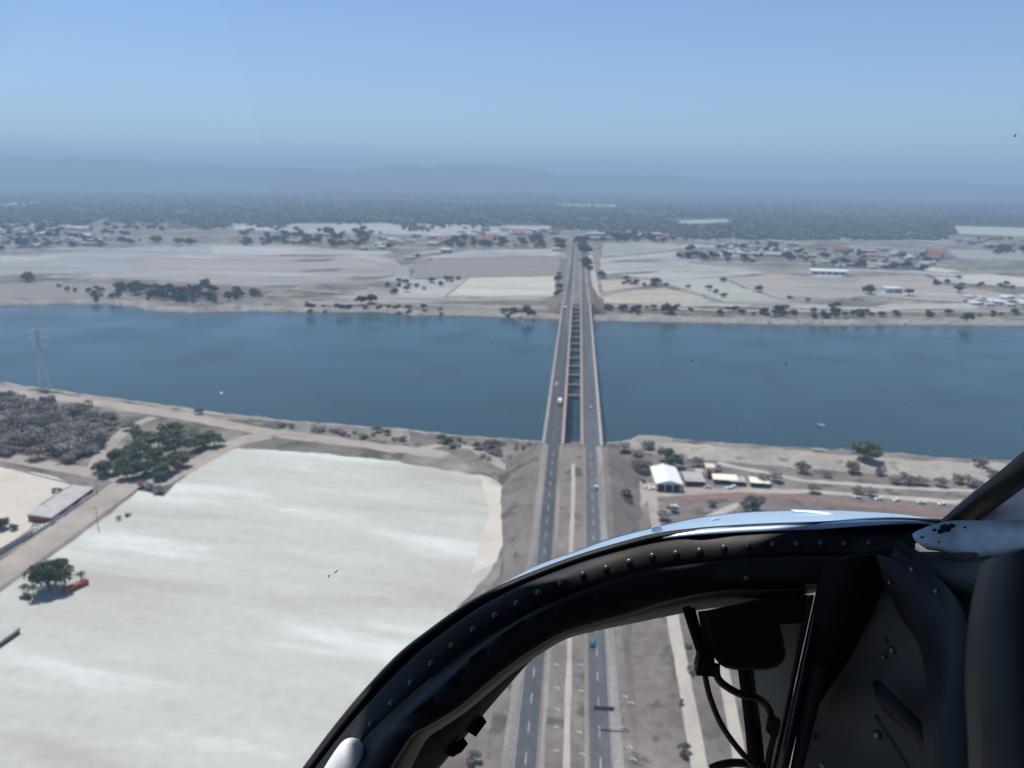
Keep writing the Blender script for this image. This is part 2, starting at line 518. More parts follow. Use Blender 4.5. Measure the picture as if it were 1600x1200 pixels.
sheet('scrub_ground', [(170, 440), (300, 446), (430, 454), (400, 468), (300, 474), (200, 462)], MT['embankment'], jit=2)
sheet('scrub_ground', [(1060, 398), (1100, 402), (1240, 414), (1230, 419), (1090, 408)], MT['embankment'], jit=2)
rf_ = random.Random(77)
tones = ['mauve', 'grey', 'lilac', 'rose', 'beige', 'tan', 'green', 'olive', 'grey', 'lilac']
for (xa, xb, ya, yb, cnt) in ((-40, 620, 392, 440, 26), (640, 870, 388, 402, 7), (940, 1200, 382, 428, 12), (1220, 1640, 405, 470, 16), (1090, 1500, 372, 402, 12), (400, 870, 350, 366, 9), (480, 870, 462, 473, 7), (940, 1600, 474, 485, 12), (-40, 400, 345, 392, 10)):
    for _ in range(cnt):
        cx_, cy_ = rf_.uniform(xa, xb), rf_.uniform(ya, yb)
        w_ = rf_.uniform(25, 95) * (cy_ - 281) / 140; h_ = rf_.uniform(1.2, 3.6) * (cy_ - 281) / 120; sl = rf_.uniform(-.05, .05)
        x0_, x1_ = max(xa, cx_ - w_), min(xb, cx_ + w_)
        if x1_ - x0_ < 12: continue
        sheet('field', [(x0_, cy_ - sl * w_), (x0_ + .3 * (x1_ - x0_), cy_ - h_ - .4 * sl * w_), (x1_, cy_ - h_ * .6 + sl * w_), (x1_ - .2 * (x1_ - x0_), cy_ + h_ * .5 + sl * w_ * .6)], F_[rf_.choice(tones)], jit=1.6)
track('dirt_track', [(-60, 433), (180, 435), (420, 450), (640, 466), (868, 470)], 9, MT['dirt'])
track('dirt_track', [(935, 478), (1130, 486), (1320, 488), (1600, 487)], 11, MT['pale_dirt'])
track('dirt_track', [(1220, 472), (1345, 463), (1460, 470), (1600, 478)], 8, MT['dirt'])
track('side_road', [(921, 394), (924, 410), (928, 435), (933, 466)], 9, MT['pale_dirt'])
# near side
LEVEL[0] = 0
sheet('scrub_ground', [(940, 700), (1040, 697), (1200, 705), (1460, 722), (1750, 735), (1750, 900), (1300, 1250), (990, 1250), (955, 900)], MT['scrub_soil'])
sheet('scrub_ground', [(-80, 612), (130, 640), (180, 655), (150, 700), (110, 735), (60, 728), (-80, 705)], MT['scrub_soil'], jit=3)
sheet('scrub_ground', [(640, 675), (840, 695), (838, 760), (800, 770), (720, 715), (640, 700)], MT['scrub_soil'], jit=3)
sheet('scrub_ground', [(800, 790), (835, 770), (820, 930), (770, 1060), (720, 1250), (560, 1250), (700, 990), (780, 900)], MT['embankment'])
sheet('sandy_bank', [(960, 694), (1040, 690), (1200, 702), (1460, 720), (1750, 732), (1750, 770), (1400, 745), (1200, 728), (1040, 715)], MT['bank'], jit=2)
sheet('sand_lot', [(370, 701), (500, 708), (620, 722), (765, 745), (800, 770), (797, 830), (765, 895), (710, 955), (640, 1050), (560, 1250), (-300, 1250), (-300, 1125), (0, 925), (90, 862), (170, 805), (217, 767), (255, 777), (275, 756), (332, 711)], MT['lot'], jit=1.6)
sheet('sand_lot', [(-120, 716), (0, 729), (90, 745), (112, 757), (60, 790), (48, 826), (0, 858), (-150, 930)], MT['lot_edge'])
sheet('sand_lot', [(752, 746), (800, 770), (797, 830), (770, 885), (735, 900), (765, 800)], MT['lot_edge'], jit=3)
track('dirt_road', [(-160, 1004), (0, 898), (110, 820), (182, 768), (215, 745)], lambda t: 15 + 3 * t, MT['dirt'])
track('dirt_road', [(-100, 697), (0, 713), (110, 733), (215, 752)], 11, MT['dirt'])
track('dirt_road', [(140, 745), (155, 715), (178, 690), (200, 668), (240, 652)], 8, MT['dirt'])
track('river_track', [(-100, 600), (0, 611), (150, 629), (300, 652), (400, 672), (560, 694), (700, 712)], lambda t: 17 - 5 * t, MT['dirt'], jit=1.4)
track('river_track', [(230, 760), (290, 735), (340, 705), (375, 688), (420, 680)], 14, MT['dirt'], jit=1.5)
track('river_track', [(640, 706), (690, 695), (740, 700), (780, 725), (815, 745)], 7, MT['dirt'], jit=1)
track('dirt_track', [(1012, 768), (990, 795), (965, 832), (935, 880)], lambda t: 6 + 3 * t, MT['dirt'])
track('dirt_track', [(1018, 770), (1022, 800), (1030, 850)], 5, MT['dirt'])
sheet('dirt_yard', [(965, 755), (1010, 752), (1060, 764), (1200, 762), (1230, 768), (1060, 776), (1000, 778)], MT['dirt'], jit=2)
track('dirt_track', [(1070, 825), (1110, 808), (1150, 790), (1190, 782)], 5, MT['pale_dirt'])
track('dirt_track', [(1180, 768), (1260, 768), (1380, 776), (1480, 784), (1700, 800)], 6, MT['pale_dirt'], jit=.8)
track('dirt_track', [(1120, 724), (1260, 752), (1400, 762), (1540, 768), (1700, 774)], 5, MT['pale_dirt'], jit=.8)
track('red_clay_road', [(1060, 779), (1130, 775), (1220, 776), (1330, 788), (1480, 802), (1700, 822)], 7, MT['red_dirt'], jit=.8)
track('dirt_track', [(1030, 880), (1050, 960), (1072, 1080), (1098, 1230)], 4.6, MT['pale_dirt'])
track('dirt_track', [(1118, 1000), (1132, 1060), (1152, 1160), (1160, 1230)], 4.2, MT['pale_dirt'])

# ---------------------------------------------------------------- highway, embankments, bridge
B0, B1 = 436.0, 985.0            # bridge ends
CX = 10.9                        # carriageway centre from the axis
def ribbon(name, xa, xb, y0, y1, dz, mat, parent=None, step=10, wob=0, kind=True):
    n = max(1, int((y1 - y0) / step))
    r = random.Random(int(xa * 10 + y0))
    V = []
    for i in range(n + 1):
        y = y0 + (y1 - y0) * i / n
        z = zr(y) + dz
        V += [(xa + r.uniform(-wob, wob), y, z), (xb + r.uniform(-wob, wob), y, z)]
    o = link(name, mesh_from(name, V, [(2 * i, 2 * i + 1, 2 * i + 3, 2 * i + 2) for i in range(n)], mat), parent)
    if kind and not parent: tag(o, kind='structure')
    return o
def bank(y0, y1, top):
    n = int((y1 - y0) / 8)
    V, Fc = [], []
    r = random.Random(3)
    for i in range(n + 1):
        y = y0 + (y1 - y0) * i / n
        z = zr(y) - .10
        s = top + max(0, z + .6) * 1.6
        s = max(s, top + 4)
        V += [(-s + r.uniform(-.6, .6), y, -.5), (-top, y, z), (top, y, z), (s + r.uniform(-.6, .6), y, -.5)]
    if y1 < 900:
        V += [(-top - 6, y1 + 14, -.6), (-top + 3, y1 + 18, -.6), (top - 3, y1 + 18, -.6), (top + 6, y1 + 14, -.6)]; n += 1
    else:
        V = [(-top - 6, y0 - 12, -.6), (-top + 3, y0 - 16, -.6), (top - 3, y0 - 16, -.6), (top + 6, y0 - 12, -.6)] + V; n += 1
    for i in range(n):
        for k in range(3):
            Fc.append((4 * i + k, 4 * i + k + 1, 4 * i + 5 + k, 4 * i + 4 + k))
    Fc.append((0, 3, 2, 1)); e = 4 * n
    Fc.append((e, e + 1, e + 2, e + 3))
    tag(link('embankment', mesh_from('embankment', V, Fc, MT['scrub_soil'])), kind='structure')
# a low causeway carries the road over the plain
for y0, y1 in ((100, B0 + 3), (B1 - 3, 2080)):
    bank(y0, y1, 20.5)
roads = []
for sgn in (-1, 1):
    for y0, y1 in ((100, B0), (B1, 2060)):
        rd = ribbon('road', sgn * CX - 3.7, sgn * CX + 3.7, y0, y1, 0, MT['asphalt'])
        roads.append((sgn, y0, y1, rd))
ribbon('road_shoulder', -CX - 6.8, -CX - 3.6, 100, B0, -.05, MT['shoulder'], wob=.35)
ribbon('road_shoulder', -CX + 3.6, -CX + 5.4, 100, B0, -.05, MT['shoulder'], wob=.35)
ribbon('road_shoulder', CX - 4.5, CX - 3.6, 100, B0, -.05, MT['shoulder'], wob=.1)
ribbon('road_shoulder', CX + 3.6, CX + 6.6, 100, B0, -.05, MT['shoulder'], wob=.35)
ribbon('median_path', .1, 2.0, 100, B0 - 30, -.05, MT['pale_dirt'], wob=.3)
for sgn in (-1, 1):
    ribbon('road_shoulder', sgn * CX - 6.3, sgn * CX - 3.6, B1, 2060, -.05, MT['shoulder'], wob=.3)
    ribbon('road_shoulder', sgn * CX + 3.6, sgn * CX + 6.3, B1, 2060, -.05, MT['shoulder'], wob=.3)
dash_me = {}
for sgn, y0, y1, rd in roads:
    if y0 > 900:
        continue
    for x in (sgn * CX - 3.35, sgn * CX + 3.35):
        ribbon('edge_line', x - .09, x + .09, y0, y1, .015, MT['yellow'] if (x * sgn) < CX else MT['line'], parent=rd)
    y = y0 + 6
    while y < y1 - 8:
        z1 = zr(y + 5.0) + .02
        z0_ = zr(y) + .02
        me = mesh_from('lane_dash', [(-.13, 0, z0_), (.13, 0, z0_), (.13, 5, z1), (-.13, 5, z1)], [(0, 1, 2, 3)], MT['line'])
        link('lane_dash', me, rd, (sgn * CX, y, 0))
        y += 13.5
# bridge
bridge = empty('road_bridge', (0, B0, 0))
tag(bridge, 'long twin deck concrete highway bridge crossing the river with cross beams in its gap', 'bridge')
def part(mb, name, mat, parent=bridge, smooth=False):
    o = mb.build(name, mat, parent, smooth)
    o.location = (0, -B0, 0) if parent is bridge else (0, 0, 0)
    return o
DW = 6.75                         # half deck
for sgn in (-1, 1):
    c = sgn * 11.6
    zt = 12.0
    mb = MB()
    mb.box(c - DW, c + DW, B0, B1, zt - .9, zt)
    for k in (-4, -1.4, 1.4, 4):
        mb.box(c + k - .3, c + k + .3, B0 + .5, B1 - .5, zt - 2.3, zt - .902)
    deck = part(mb, 'deck', MT['concrete'])
    part(MB().box(c - 4.9, c + 4.9, B0 - .2, B1 + .2, zt + .004, zt + .05), 'carriageway', MT['asphalt'], deck)
    for s2 in (-1, 1):
        x = c + s2 * (DW - .25)
        inner = (s2 == -sgn)
        part(MB().box(x - .22, x + .22, B0 + .1, B1 - .1, zt + .003, zt + .95), 'parapet', MT['pink_concrete'] if inner else MT['concrete'], deck)
        part(MB().box(x - s2 * .9 - .65, x - s2 * .9 + .65, B0 + .1, B1 - .1, zt + .06, zt + .22), 'kerb', MT['concrete'] if not inner else MT['pink_concrete'], deck)
        if not inner:
            me = MB().box(-.2, .2, -.2, .2, 0, .5).mesh('rail_post', MT['concrete'])
            y = B0 + 6
            while y < B1 - 4:
                link('rail_post', me, deck, (x, y, zt + .95))
                y += 10.33
    y = B0 + 20.5
    me = MB().box(-4.8, 4.8, -.28, .28, 0, .012).mesh('expansion_joint', MT['dark'])
    while y < B1:
        link('expansion_joint', me, deck, (c, y, zt + .052))
        y += 62
    y = B0 + 6
    me = MB().box(-.1, .1, 0, 4.5, 0, .01).mesh('lane_dash', MT['line'])
    while y < B1 - 6:
        link('lane_dash', me, deck, (c, y, zt + .054))
        y += 13.5
y = 551.0 - 31 * 3
i = 0
while y < B1 - 8:
    pr = empty('pier'); pr.parent = bridge; pr.location = (0, y - B0, 0)
    # the first piers carry each deck on its own; further out one beam joins both
    if y > 540:
        MB().box(-17, 17, -1.0, 1.0, 7.6, 9.68).build('cap_beam', MT['pink_concrete'], pr)
        MB().box(-4.75, 4.75, -1.02, 1.02, 9.70, 10.9).build('tie_beam', MT['pink_concrete'], pr)
    else:
        for sg in (-1, 1): MB().box(sg * 11.6 - 5.4, sg * 11.6 + 5.4, -1, 1, 7.6, 9.68).build('cap_beam', MT['concrete'], pr)
    for xx in (-14.5, -8.7, 8.7, 14.5):
        MB().tube([(xx, 0, -9), (xx, 0, 7.58)], .8, 12).build('column', MT['concrete'], pr, True)
    y += 31
    i += 1

# median: whitewashed half rings of stones round young plants
ring = MB().tube([(math.cos(a) * .75, math.sin(a) * .75, .10) for a in [R(d) for d in range(-10, 200, 21)]], .16, 6).mesh('stone_ring', MT['stone'], True)
ring_px = [(870, 1076), (870, 1110), (869, 1138), (905, 1146), (907, 1081), (906, 1040), (869, 1040), (868, 1175), (908, 1180), (986, 1100), (976, 1090), (989, 1188), (984, 1170)]
def GR(px, py):
    z = 0
    for _ in range(12):
        p = G(px, py, z)
        z = zr(p.y)
    return p
for x, y in ring_px:
    p = GR(x, y)
    o = link('planting_ring', ring, None, (p.x, p.y, p.z - .08), rnd.uniform(-.3, .3))
    tag(o, 'whitewashed half ring of stones in the dry verge of the highway', 'planting ring', 'planting rings along the highway')

# cantilever sign
p = G(983, 1140)
sg = empty('overhead_sign', (CX + 7.4, p.y, zr(p.y) - .1))
tag(sg, 'dark overhead road sign on a cantilever post reaching over the highway', 'road sign')
MB().tube([(0, 0, 0), (0, 0, 6.9)], [.22, .16], 10).build('post', MT['galv'], sg, True)
MB().tube([(0, .1, 6.6), (-9.2, .1, 6.6)], .11, 8).build('arm', MT['galv'], sg, True)
MB().tube([(0, .1, 5.9), (-9.2, .1, 5.9)], .11, 8).build('arm', MT['galv'], sg, True)
MB().box(-9.3, -3.0, -.12, .0, 5.5, 7.1).build('sign_panel', MT['sign'], sg)
MB().box(-.6, .6, -.6, .6, -.1, .15).build('footing', MT['concrete'], sg)

# ---------------------------------------------------------------- plants
def crown_mesh(name, rx, rz, zc, n, leaf, seed, mat, lobes=9, flat=.8):
    r = np.random.RandomState(seed)
    L = []
    for i in range(lobes):
        a, q = r.uniform(0, 2 * math.pi), r.uniform(.25, .72)
        L.append((math.cos(a) * rx * q, math.sin(a) * rx * q, zc + r.uniform(-.45, .55) * rz, r.uniform(.36, .58)))
    V, Fc = [], []
    for i in range(n):
        lx, ly, lz, ls = L[i % lobes]
        d = r.randn(3); d /= np.linalg.norm(d)
        if d[2] < -.35: d[2] *= -.6
        k = r.uniform(.72, 1.05) if r.rand() < .75 else r.uniform(.2, .8)
        p = np.array([lx, ly, lz]) + d * np.array([rx * ls, rx * ls, rz * ls * 1.1]) * k
        nn = d * .7 + r.randn(3) * .55 + np.array([0, 0, .35]); nn /= np.linalg.norm(nn)
        a = np.cross(nn, r.randn(3)); a /= np.linalg.norm(a)
        b = np.cross(nn, a)
        s = leaf * r.uniform(.55, 1.3)
        k0 = len(V)
        V += [tuple(p + a * s), tuple(p + b * s * .8), tuple(p - a * s * .9), tuple(p - b * s * .7)]
        Fc.append((k0, k0 + 1, k0 + 2, k0 + 3))
    return mesh_from(name, V, Fc, mat)
def trunk_mesh(name, h, r0, spread, seed, mat):
    r = random.Random(seed)
    mb = MB().tube([(0, 0, -.3), (.05, 0, h * .4), (.1, .1, h * .62)], [r0, r0 * .75, r0 * .6], 7)
    for k in range(4):
        a = k * 1.6 + r.uniform(-.3, .3)
        mb.tube([(.08, .05, h * .45), (math.cos(a) * spread * .5, math.sin(a) * spread * .5, h * .72), (math.cos(a) * spread, math.sin(a) * spread, h * .95)], [r0 * .5, r0 * .34, r0 * .15], 5)
    return mb.mesh(name, mat, True)
def make_tree(kind, seed):
    """unlinked templates: (trunk mesh, crown mesh)"""
    if kind == 'big':   return trunk_mesh('trunk', 6, .45, 3.2, seed, MT['bark']), crown_mesh('crown', 7.0, 4.2, 5.2, 4200, .5, seed, MT['leaf_dark'], 18)
    if kind == 'mid':   return trunk_mesh('trunk', 5, .3, 2.2, seed, MT['bark']), crown_mesh('crown', 4.6, 3.2, 3.7, 2000, .46, seed, MT['leaf'], 13)
    if kind == 'dry':   return trunk_mesh('trunk', 3.2, .16, 1.5, seed, MT['bark']), crown_mesh('crown', 3.0, 1.8, 1.9, 900, .28, seed, MT['leaf_dry'], 10)
    if kind == 'grey':  return trunk_mesh('trunk', 3.2, .18, 1.5, seed, MT['bark']), crown_mesh('crown', 3.2, 2.2, 2.4, 1000, .32, seed, MT['leaf_grey'], 10)
    if kind == 'shrub': return trunk_mesh('stem', 1.3, .09, .7, seed, MT['bark']), crown_mesh('crown', 1.5, 1.1, 1.1, 300, .22, seed, MT['leaf_grey'], 6)
    if kind == 'far':   return trunk_mesh('trunk', 5, .4, 2.2, seed, MT['bark']), crown_mesh('crown', 5.0, 3.2, 3.7, 520, .85, seed, MT['leaf_dark'], 9)
TREES = {k: [make_tree(k, 11 * i + len(k)) for i in range(3)] for k in ('big', 'mid', 'dry', 'grey', 'shrub', 'far')}
def tree(kind, name, p, s, label, group=None, cat='tree'):
    tr, cr = TREES[kind][rnd.randrange(3)]
    o = empty(name, p, rnd.uniform(0, 6.28))
    o.scale = (s * rnd.uniform(.9, 1.1), s * rnd.uniform(.9, 1.1), s * rnd.uniform(.88, 1.1))
    link(tr.name.split('.')[0], tr, o); link('crown', cr, o)
    return tag(o, label, cat, group)

# green clump beside the junction
for x, y, s in [(170, 742, .9), (200, 748, 1.0), (228, 742, 1.05), (190, 722, 1.0), (214, 712, 1.1), (240, 722, .9), (248, 700, 1.2), (266, 688, 1.25), (225, 690, 1.0), (275, 708, 1.0), (262, 738, .95),
                (252, 748, .8), (318, 700, 1.0), (335, 697, .9), (306, 703, .9), (286, 728, .85), (205, 735, .9)]:
    tree('mid', 'leafy_tree', G(x, y), s * 1.5, 'bushy green tree in the clump between the dirt junction and the pale sand lot', 'trees of the green clump')
for x, y, s in [(290, 690, 1.2), (302, 685, 1.1), (205, 672, 1.1), (155, 738, 1.0), (235, 765, .6), (222, 762, .6), (248, 770, .7), (312, 692, 1)]:
    tree('dry', 'dry_bush', G(x, y), s * 1.7, 'leafless grey brown bush at the edge of the green tree clump', 'dry bushes round the green clump', 'bush')
# scrub west of it
def in_poly(x, y, poly):
    c = False
    for (x1, y1), (x2, y2) in zip(poly, poly[1:] + poly[:1]):
        if (y1 > y) != (y2 > y) and x < (x2 - x1) * (y - y1) / (y2 - y1) + x1: c = not c
    return c
def scatter(poly, n, r):
    xs, ys = [p[0] for p in poly], [p[1] for p in poly]
    out = []
    while len(out) < n:
        x, y = r.uniform(min(xs), max(xs)), r.uniform(min(ys), max(ys))
        if in_poly(x, y, poly): out.append((x, y))
    return out
rs = random.Random(21)
scrub_poly = [(-40, 625), (60, 630), (120, 643), (180, 660), (170, 680), (150, 705), (110, 728), (60, 722), (0, 710), (-40, 703)]
for x, y in scatter(scrub_poly, 130, rs):
    tree('dry', 'thorn_bush', G(x, y), rs.uniform(1.5, 2.4), 'grey leafless thorn bush in the thicket between river track and dirt road', 'thorn bushes of the thicket', 'bush')
for x, y in scatter(scrub_poly, 26, rs) + [(70, 668), (78, 664), (62, 672), (85, 672), (140, 700), (150, 698), (130, 705), (118, 712)]:
    tree('grey', 'thicket_tree', G(x, y), rs.uniform(1.6, 2.3), 'grey green tree standing in the leafless thicket by the river track', 'green trees of the thicket')
# tree, palms in the lot
tree('big', 'shade_tree', G(78, 922), 1.3, 'large round dark green shade tree on the pale lot beside a red truck')
def palm(p, h, label, seed):
    r = random.Random(seed)
    o = empty('palm_tree', p)
    lean = r.uniform(-.5, .5)
    MB().tube([(0, 0, -.2), (lean * .3, 0, h * .5), (lean, 0, h)], [.24, .17, .13], 8).build('trunk', MT['bark'], o, True)
    for k in range(15):
        a = k * 2.4 + r.uniform(-.2, .2); e = r.uniform(-.1, 1.1)
        V, Fc = [], []
        n = 7
        for i in range(n + 1):
            t = i / n
            rr_ = 2.6 * t * math.cos(e * (1 - t * .5)); zz = h + 2.2 * math.sin(e) * t - 2.4 * t * t
            w = .38 * math.sin(math.pi * min(1, t * .9 + .1)) + .02
            cx, cy_ = lean + math.cos(a) * rr_, math.sin(a) * rr_
            V += [(cx - math.sin(a) * w, cy_ + math.cos(a) * w, zz - .12), (cx, cy_, zz + .05), (cx + math.sin(a) * w, cy_ - math.cos(a) * w, zz - .12)]
        for i in range(n):
            Fc += [(3 * i, 3 * i + 1, 3 * i + 4, 3 * i + 3), (3 * i + 1, 3 * i + 2, 3 * i + 5, 3 * i + 4)]
        link('frond', mesh_from('frond', V, Fc, MT['palm']), o)
    return tag(o, label, 'palm')
palm(G(54, 938), 6.0, 'palm tree between the dark car and the big shade tree', 1)
palm(G(38, 928), 4.0, 'short palm tree growing over the dark parked car', 2)
palm(G(128, 912), 5.0, 'palm tree standing behind the red truck', 4)
tree('dry', 'brush_heap', G(186, 812), .55, 'low heap of dead brush on the pale lot, the paler one', cat='brush heap')
tree('dry', 'brush_heap', G(201, 806), .6, 'low heap of dead brush on the pale lot beside the utility pole', cat='brush heap')
tree('big', 'garden_tree', G(2, 826), .55, 'green tree inside the walled sand yard by the perimeter wall')
tree('grey', 'garden_bush', G(22, 828), .8, 'grey green bush inside the walled sand yard near the perimeter wall', cat='bush')
tree('shrub', 'yard_bush', G(85, 770), 1.4, 'small brown bush on the sand behind the long shed', cat='bush')
tree('shrub', 'yard_bush', G(95, 768), 1.2, 'smaller brown bush on the sand close to the long shed roof', cat='bush')
# near bank, by the bridge
for x, y, s, k, lb in [(1350, 719, 1.35, 'mid', 'dark green tree alone at the water edge of the sandy bank'), (1332, 738, 1.15, 'grey', 'rounded olive tree on the sandy bank between two tracks'),
                    (1253, 738, 1.1, 'grey', 'slender olive tree beside the upper track on the sandy bank'), (1176, 800, 1.4, 'grey', 'spreading olive bush below the red clay road'),
                    (975, 792, .95, 'mid', 'green bush on the verge between bridge ramp and dirt yard'), (1040, 720, 1.3, 'grey', 'grey tree directly behind the white warehouse'),
                    (1003, 738, 1.3, 'grey', 'wide olive tree beside the tall masts near the warehouse'), (1055, 730, .9, 'mid', 'small green tree at the rear corner of the white warehouse')]:
    tree(k, 'bank_tree', G(x, y), s * 1.35, lb)
for x, y, s in [(1270, 770, 1), (1190, 755, 1.2), (1210, 752, 1.1), (1340, 772, .9), (1360, 774, 1), (1400, 754, 1), (1420, 756, 1.2), (1520, 760, 1.2), (1550, 745, 1), (1375, 742, .9), (1500, 756, 1.1), (1440, 757, 1),
                (1290, 745, .8), (1090, 728, 1), (1120, 736, .8), (1470, 760, 1), (1530, 728, 1.2), (975, 705, 1.2), (995, 712, 1), (1012, 700, 1.2), (960, 725, 1), (1035, 812, .9), (1050, 800, .8), (1110, 790, .8)]:
    tree('dry', 'bank_bush', G(x, y), s * 1.4, 'dry grey bush scattered over the sandy bank beside the dirt tracks', 'dry bushes on the sandy bank', 'bush')
for x, y, s in [(690, 684, 1.2), (590, 668, 1.1), (605, 672, .9), (700, 686, 1.0), (312, 640, 1.0), (760, 692, .9), (770, 690, 1.1), (745, 694, 1)]:
    tree('grey', 'shore_bush', G(x, y + 7), s, 'dark bush rooted at the water line of the near river shore', 'bushes along the near shore', 'bush')
for x, y in scatter([(650, 682), (830, 697), (830, 740), (780, 725), (700, 700)], 42, rs) + scatter([(330, 652), (560, 676), (640, 690), (560, 686), (400, 662)], 26, rs):
    tree('dry', 'shore_scrub', G(x, y), rs.uniform(.45, .95), 'low dry bush on the brown strip between river shore and sand lot', 'dry bushes above the near shore', 'bush')
for x, y, s, lb in [(737, 1192, 1.7, 'green bush on the verge seen through the lower window beside the highway'), (1076, 1012, 1.1, 'small green bush on the verge where the pale track begins'),
                (1080, 1052, 1.2, 'green bush hugging the bend of the pale track'), (1068, 1180, 1.6, 'wide green bush on the verge along the pale track'), (1062, 1100, .9, 'tiny dark bush close beside the pale track')]:
    tree('shrub', 'verge_bush', G(x, y), s, lb, cat='bush')
# far bank
for x, y, s, lb in [(45, 440, 1.7, 'broad dark tree at the head of the far sand flat'), (320, 449, 1.3, 'upright tree rising above the bush belt on the far shore'), (825, 494, 1.25, 'tree standing at the far water line near the bridge'),
                    (942, 434, 1.5, 'round dark tree beside the pale side road'), (1080, 394, 2.2, 'wide dark tree at the corner of the grey field'), (1360, 460, 1.9, 'big round tree in the beige field beside a white hut'),
                    (1420, 462, 1.3, 'dark tree at the far end of the hut in the beige field'), (1498, 457, 1.3, 'round tree alone at the end of the beige field'), (1187, 456, 1.25, 'lone tree at the tip of the pale green field'),
                    (1128, 441, 1.0, 'tree at the top corner of the pale green field'), (1235, 467, .7, 'very small tree alone in the beige field'), (1046, 490, 1.5, 'dark tree on the far shore below the tan field'),
                    (1303, 482, 1.1, 'tree at the end of the olive strip by the shore track'), (1212, 487, 1.1, 'slender tree on the far shore beside a twin'), (1224, 487, 1.1, 'slender twin tree on the far shore road'),
                    (1262, 472, .7, 'thin small tree next to the shore track'), (1498, 437, .9, 'small tree at the border of the cream field'), (1570, 446, 1.1, 'bushy tree on the lower border of the cream field'),
                    (1510, 503, 1.3, 'dark bush tree at the far water line below the huts'), (580, 474, 1.4, 'dark tree on the sandy far shore by the track'), (565, 477, 1.3, 'second dark tree on the sandy far shore by the track'),
                    (978, 438, 1.0, 'small tree between the two tan fields'), (1024, 446, 1.4, 'flat dark tree on the hedge line of the tan field'), (610, 389, 1.7, 'dark tree in front of the grey roofs'), (1062, 404, 1.3, 'dark tree below the corner of the grey field'),
                    (655, 402, 1.0, 'tree next to the white hut amid pale fields'), (299, 383, 2.3, 'very wide dark tree grove edge above the grey field'), (280, 384, 2.0, 'wide dark tree beside the grove edge above the grey field')]:
    tree('far', 'field_tree', G(x, y), s * 1.35, lb)
hedges = [([(178, 446), (250, 452), (330, 452), (415, 458), (420, 462), (345, 474), (280, 474), (235, 466), (180, 455)], 85, 'bush in the green belt along the far sand flat', 'bushes of the far shore belt', .75),
          ([(915, 425), (913, 405), (919, 405), (925, 425)], 6, 'dark tree lining the highway beyond the bridge', 'trees lining the far highway', 1.2),
          ([(868, 470), (872, 430), (878, 430), (876, 470)], 12, 'tree on the slope of the highway beyond the bridge', 'trees on the far highway slope', .75),
          ([(900, 378), (916, 378), (918, 398), (908, 400)], 7, 'tall dark tree crowding the highway at the town entrance', 'trees at the town entrance', 1.6),
          ([(868, 378), (882, 376), (880, 392), (868, 392)], 5, 'dark tree opposite the town entrance beside the highway', 'trees opposite the town entrance', 1.3),
          ([(700, 372), (850, 372), (850, 388), (700, 388)], 40, 'dark tree among the red roofed houses of the town', 'trees among the town houses', 1.25),
          ([(380, 360), (600, 362), (560, 388), (380, 384)], 70, 'brownish tree in the grove behind the rosy field', 'trees of the grove', 1.3),
          ([(0, 350), (260, 350), (250, 385), (0, 392)], 75, 'dark tree between the houses of the village above the grey field', 'trees between the village houses', 1.15),
          ([(940, 370), (1060, 368), (1060, 380), (940, 382)], 28, 'dark tree in the row behind the grey field', 'trees behind the grey field', 1.3),
          ([(1070, 398), (1110, 404), (1190, 412), (1070, 406)], 14, 'tree of the dark hedge running below the grey field', 'trees of the long hedge', 1.1),
          ([(1110, 378), (1260, 384), (1480, 400), (1440, 426), (1250, 420), (1110, 398)], 75, 'tree between the roofs of the village around the white hall', 'trees around the white hall', 1.0),
          ([(1535, 388), (1640, 388), (1640, 398), (1545, 398)], 22, 'tree of the dark grove standing in the pale far field', 'trees of the dark grove', 1.3),
          ([(935, 440), (1030, 446), (1120, 455), (1150, 470), (1080, 452), (940, 445)], 16, 'low tree on the hedge line between tan and pale green fields', 'trees of the field hedge', .6),
          ([(600, 440), (730, 436), (720, 444), (610, 462)], 22, 'low dark bush among the pale rubble field', 'bushes of the rubble field', .6),
          ([(935, 480), (1200, 487), (1500, 492), (1600, 490), (1600, 497), (1300, 498), (940, 490)], 60, 'low bush on the brown strip of the far shore', 'bushes on the far shore strip', .6),
          ([(480, 480), (860, 488), (860, 492), (640, 485), (480, 484)], 24, 'low bush near the far water line', 'bushes at the far water line', .55),
          ([(90, 448), (190, 456), (260, 470), (140, 468), (90, 455)], 22, 'scattered small bush on the far sand flat', 'bushes on the far sand flat', .5),
          ([(1370, 440), (1600, 446), (1600, 452), (1460, 446)], 12, 'bush on the lane under the cream field', 'bushes under the cream field', .6)]
rh = random.Random(33)
for poly, n_, lb, gp, s in hedges:
    for x, y in scatter(poly, n_, rh):
        tree('far', 'bush' if lb.split()[-1] == 'bush' or 'bush' in lb.split()[:3] else 'far_tree', G(x, y), s * rh.uniform(1.0, 2.2), lb, gp, 'bush' if 'bush' in lb.split()[:4] else 'tree')

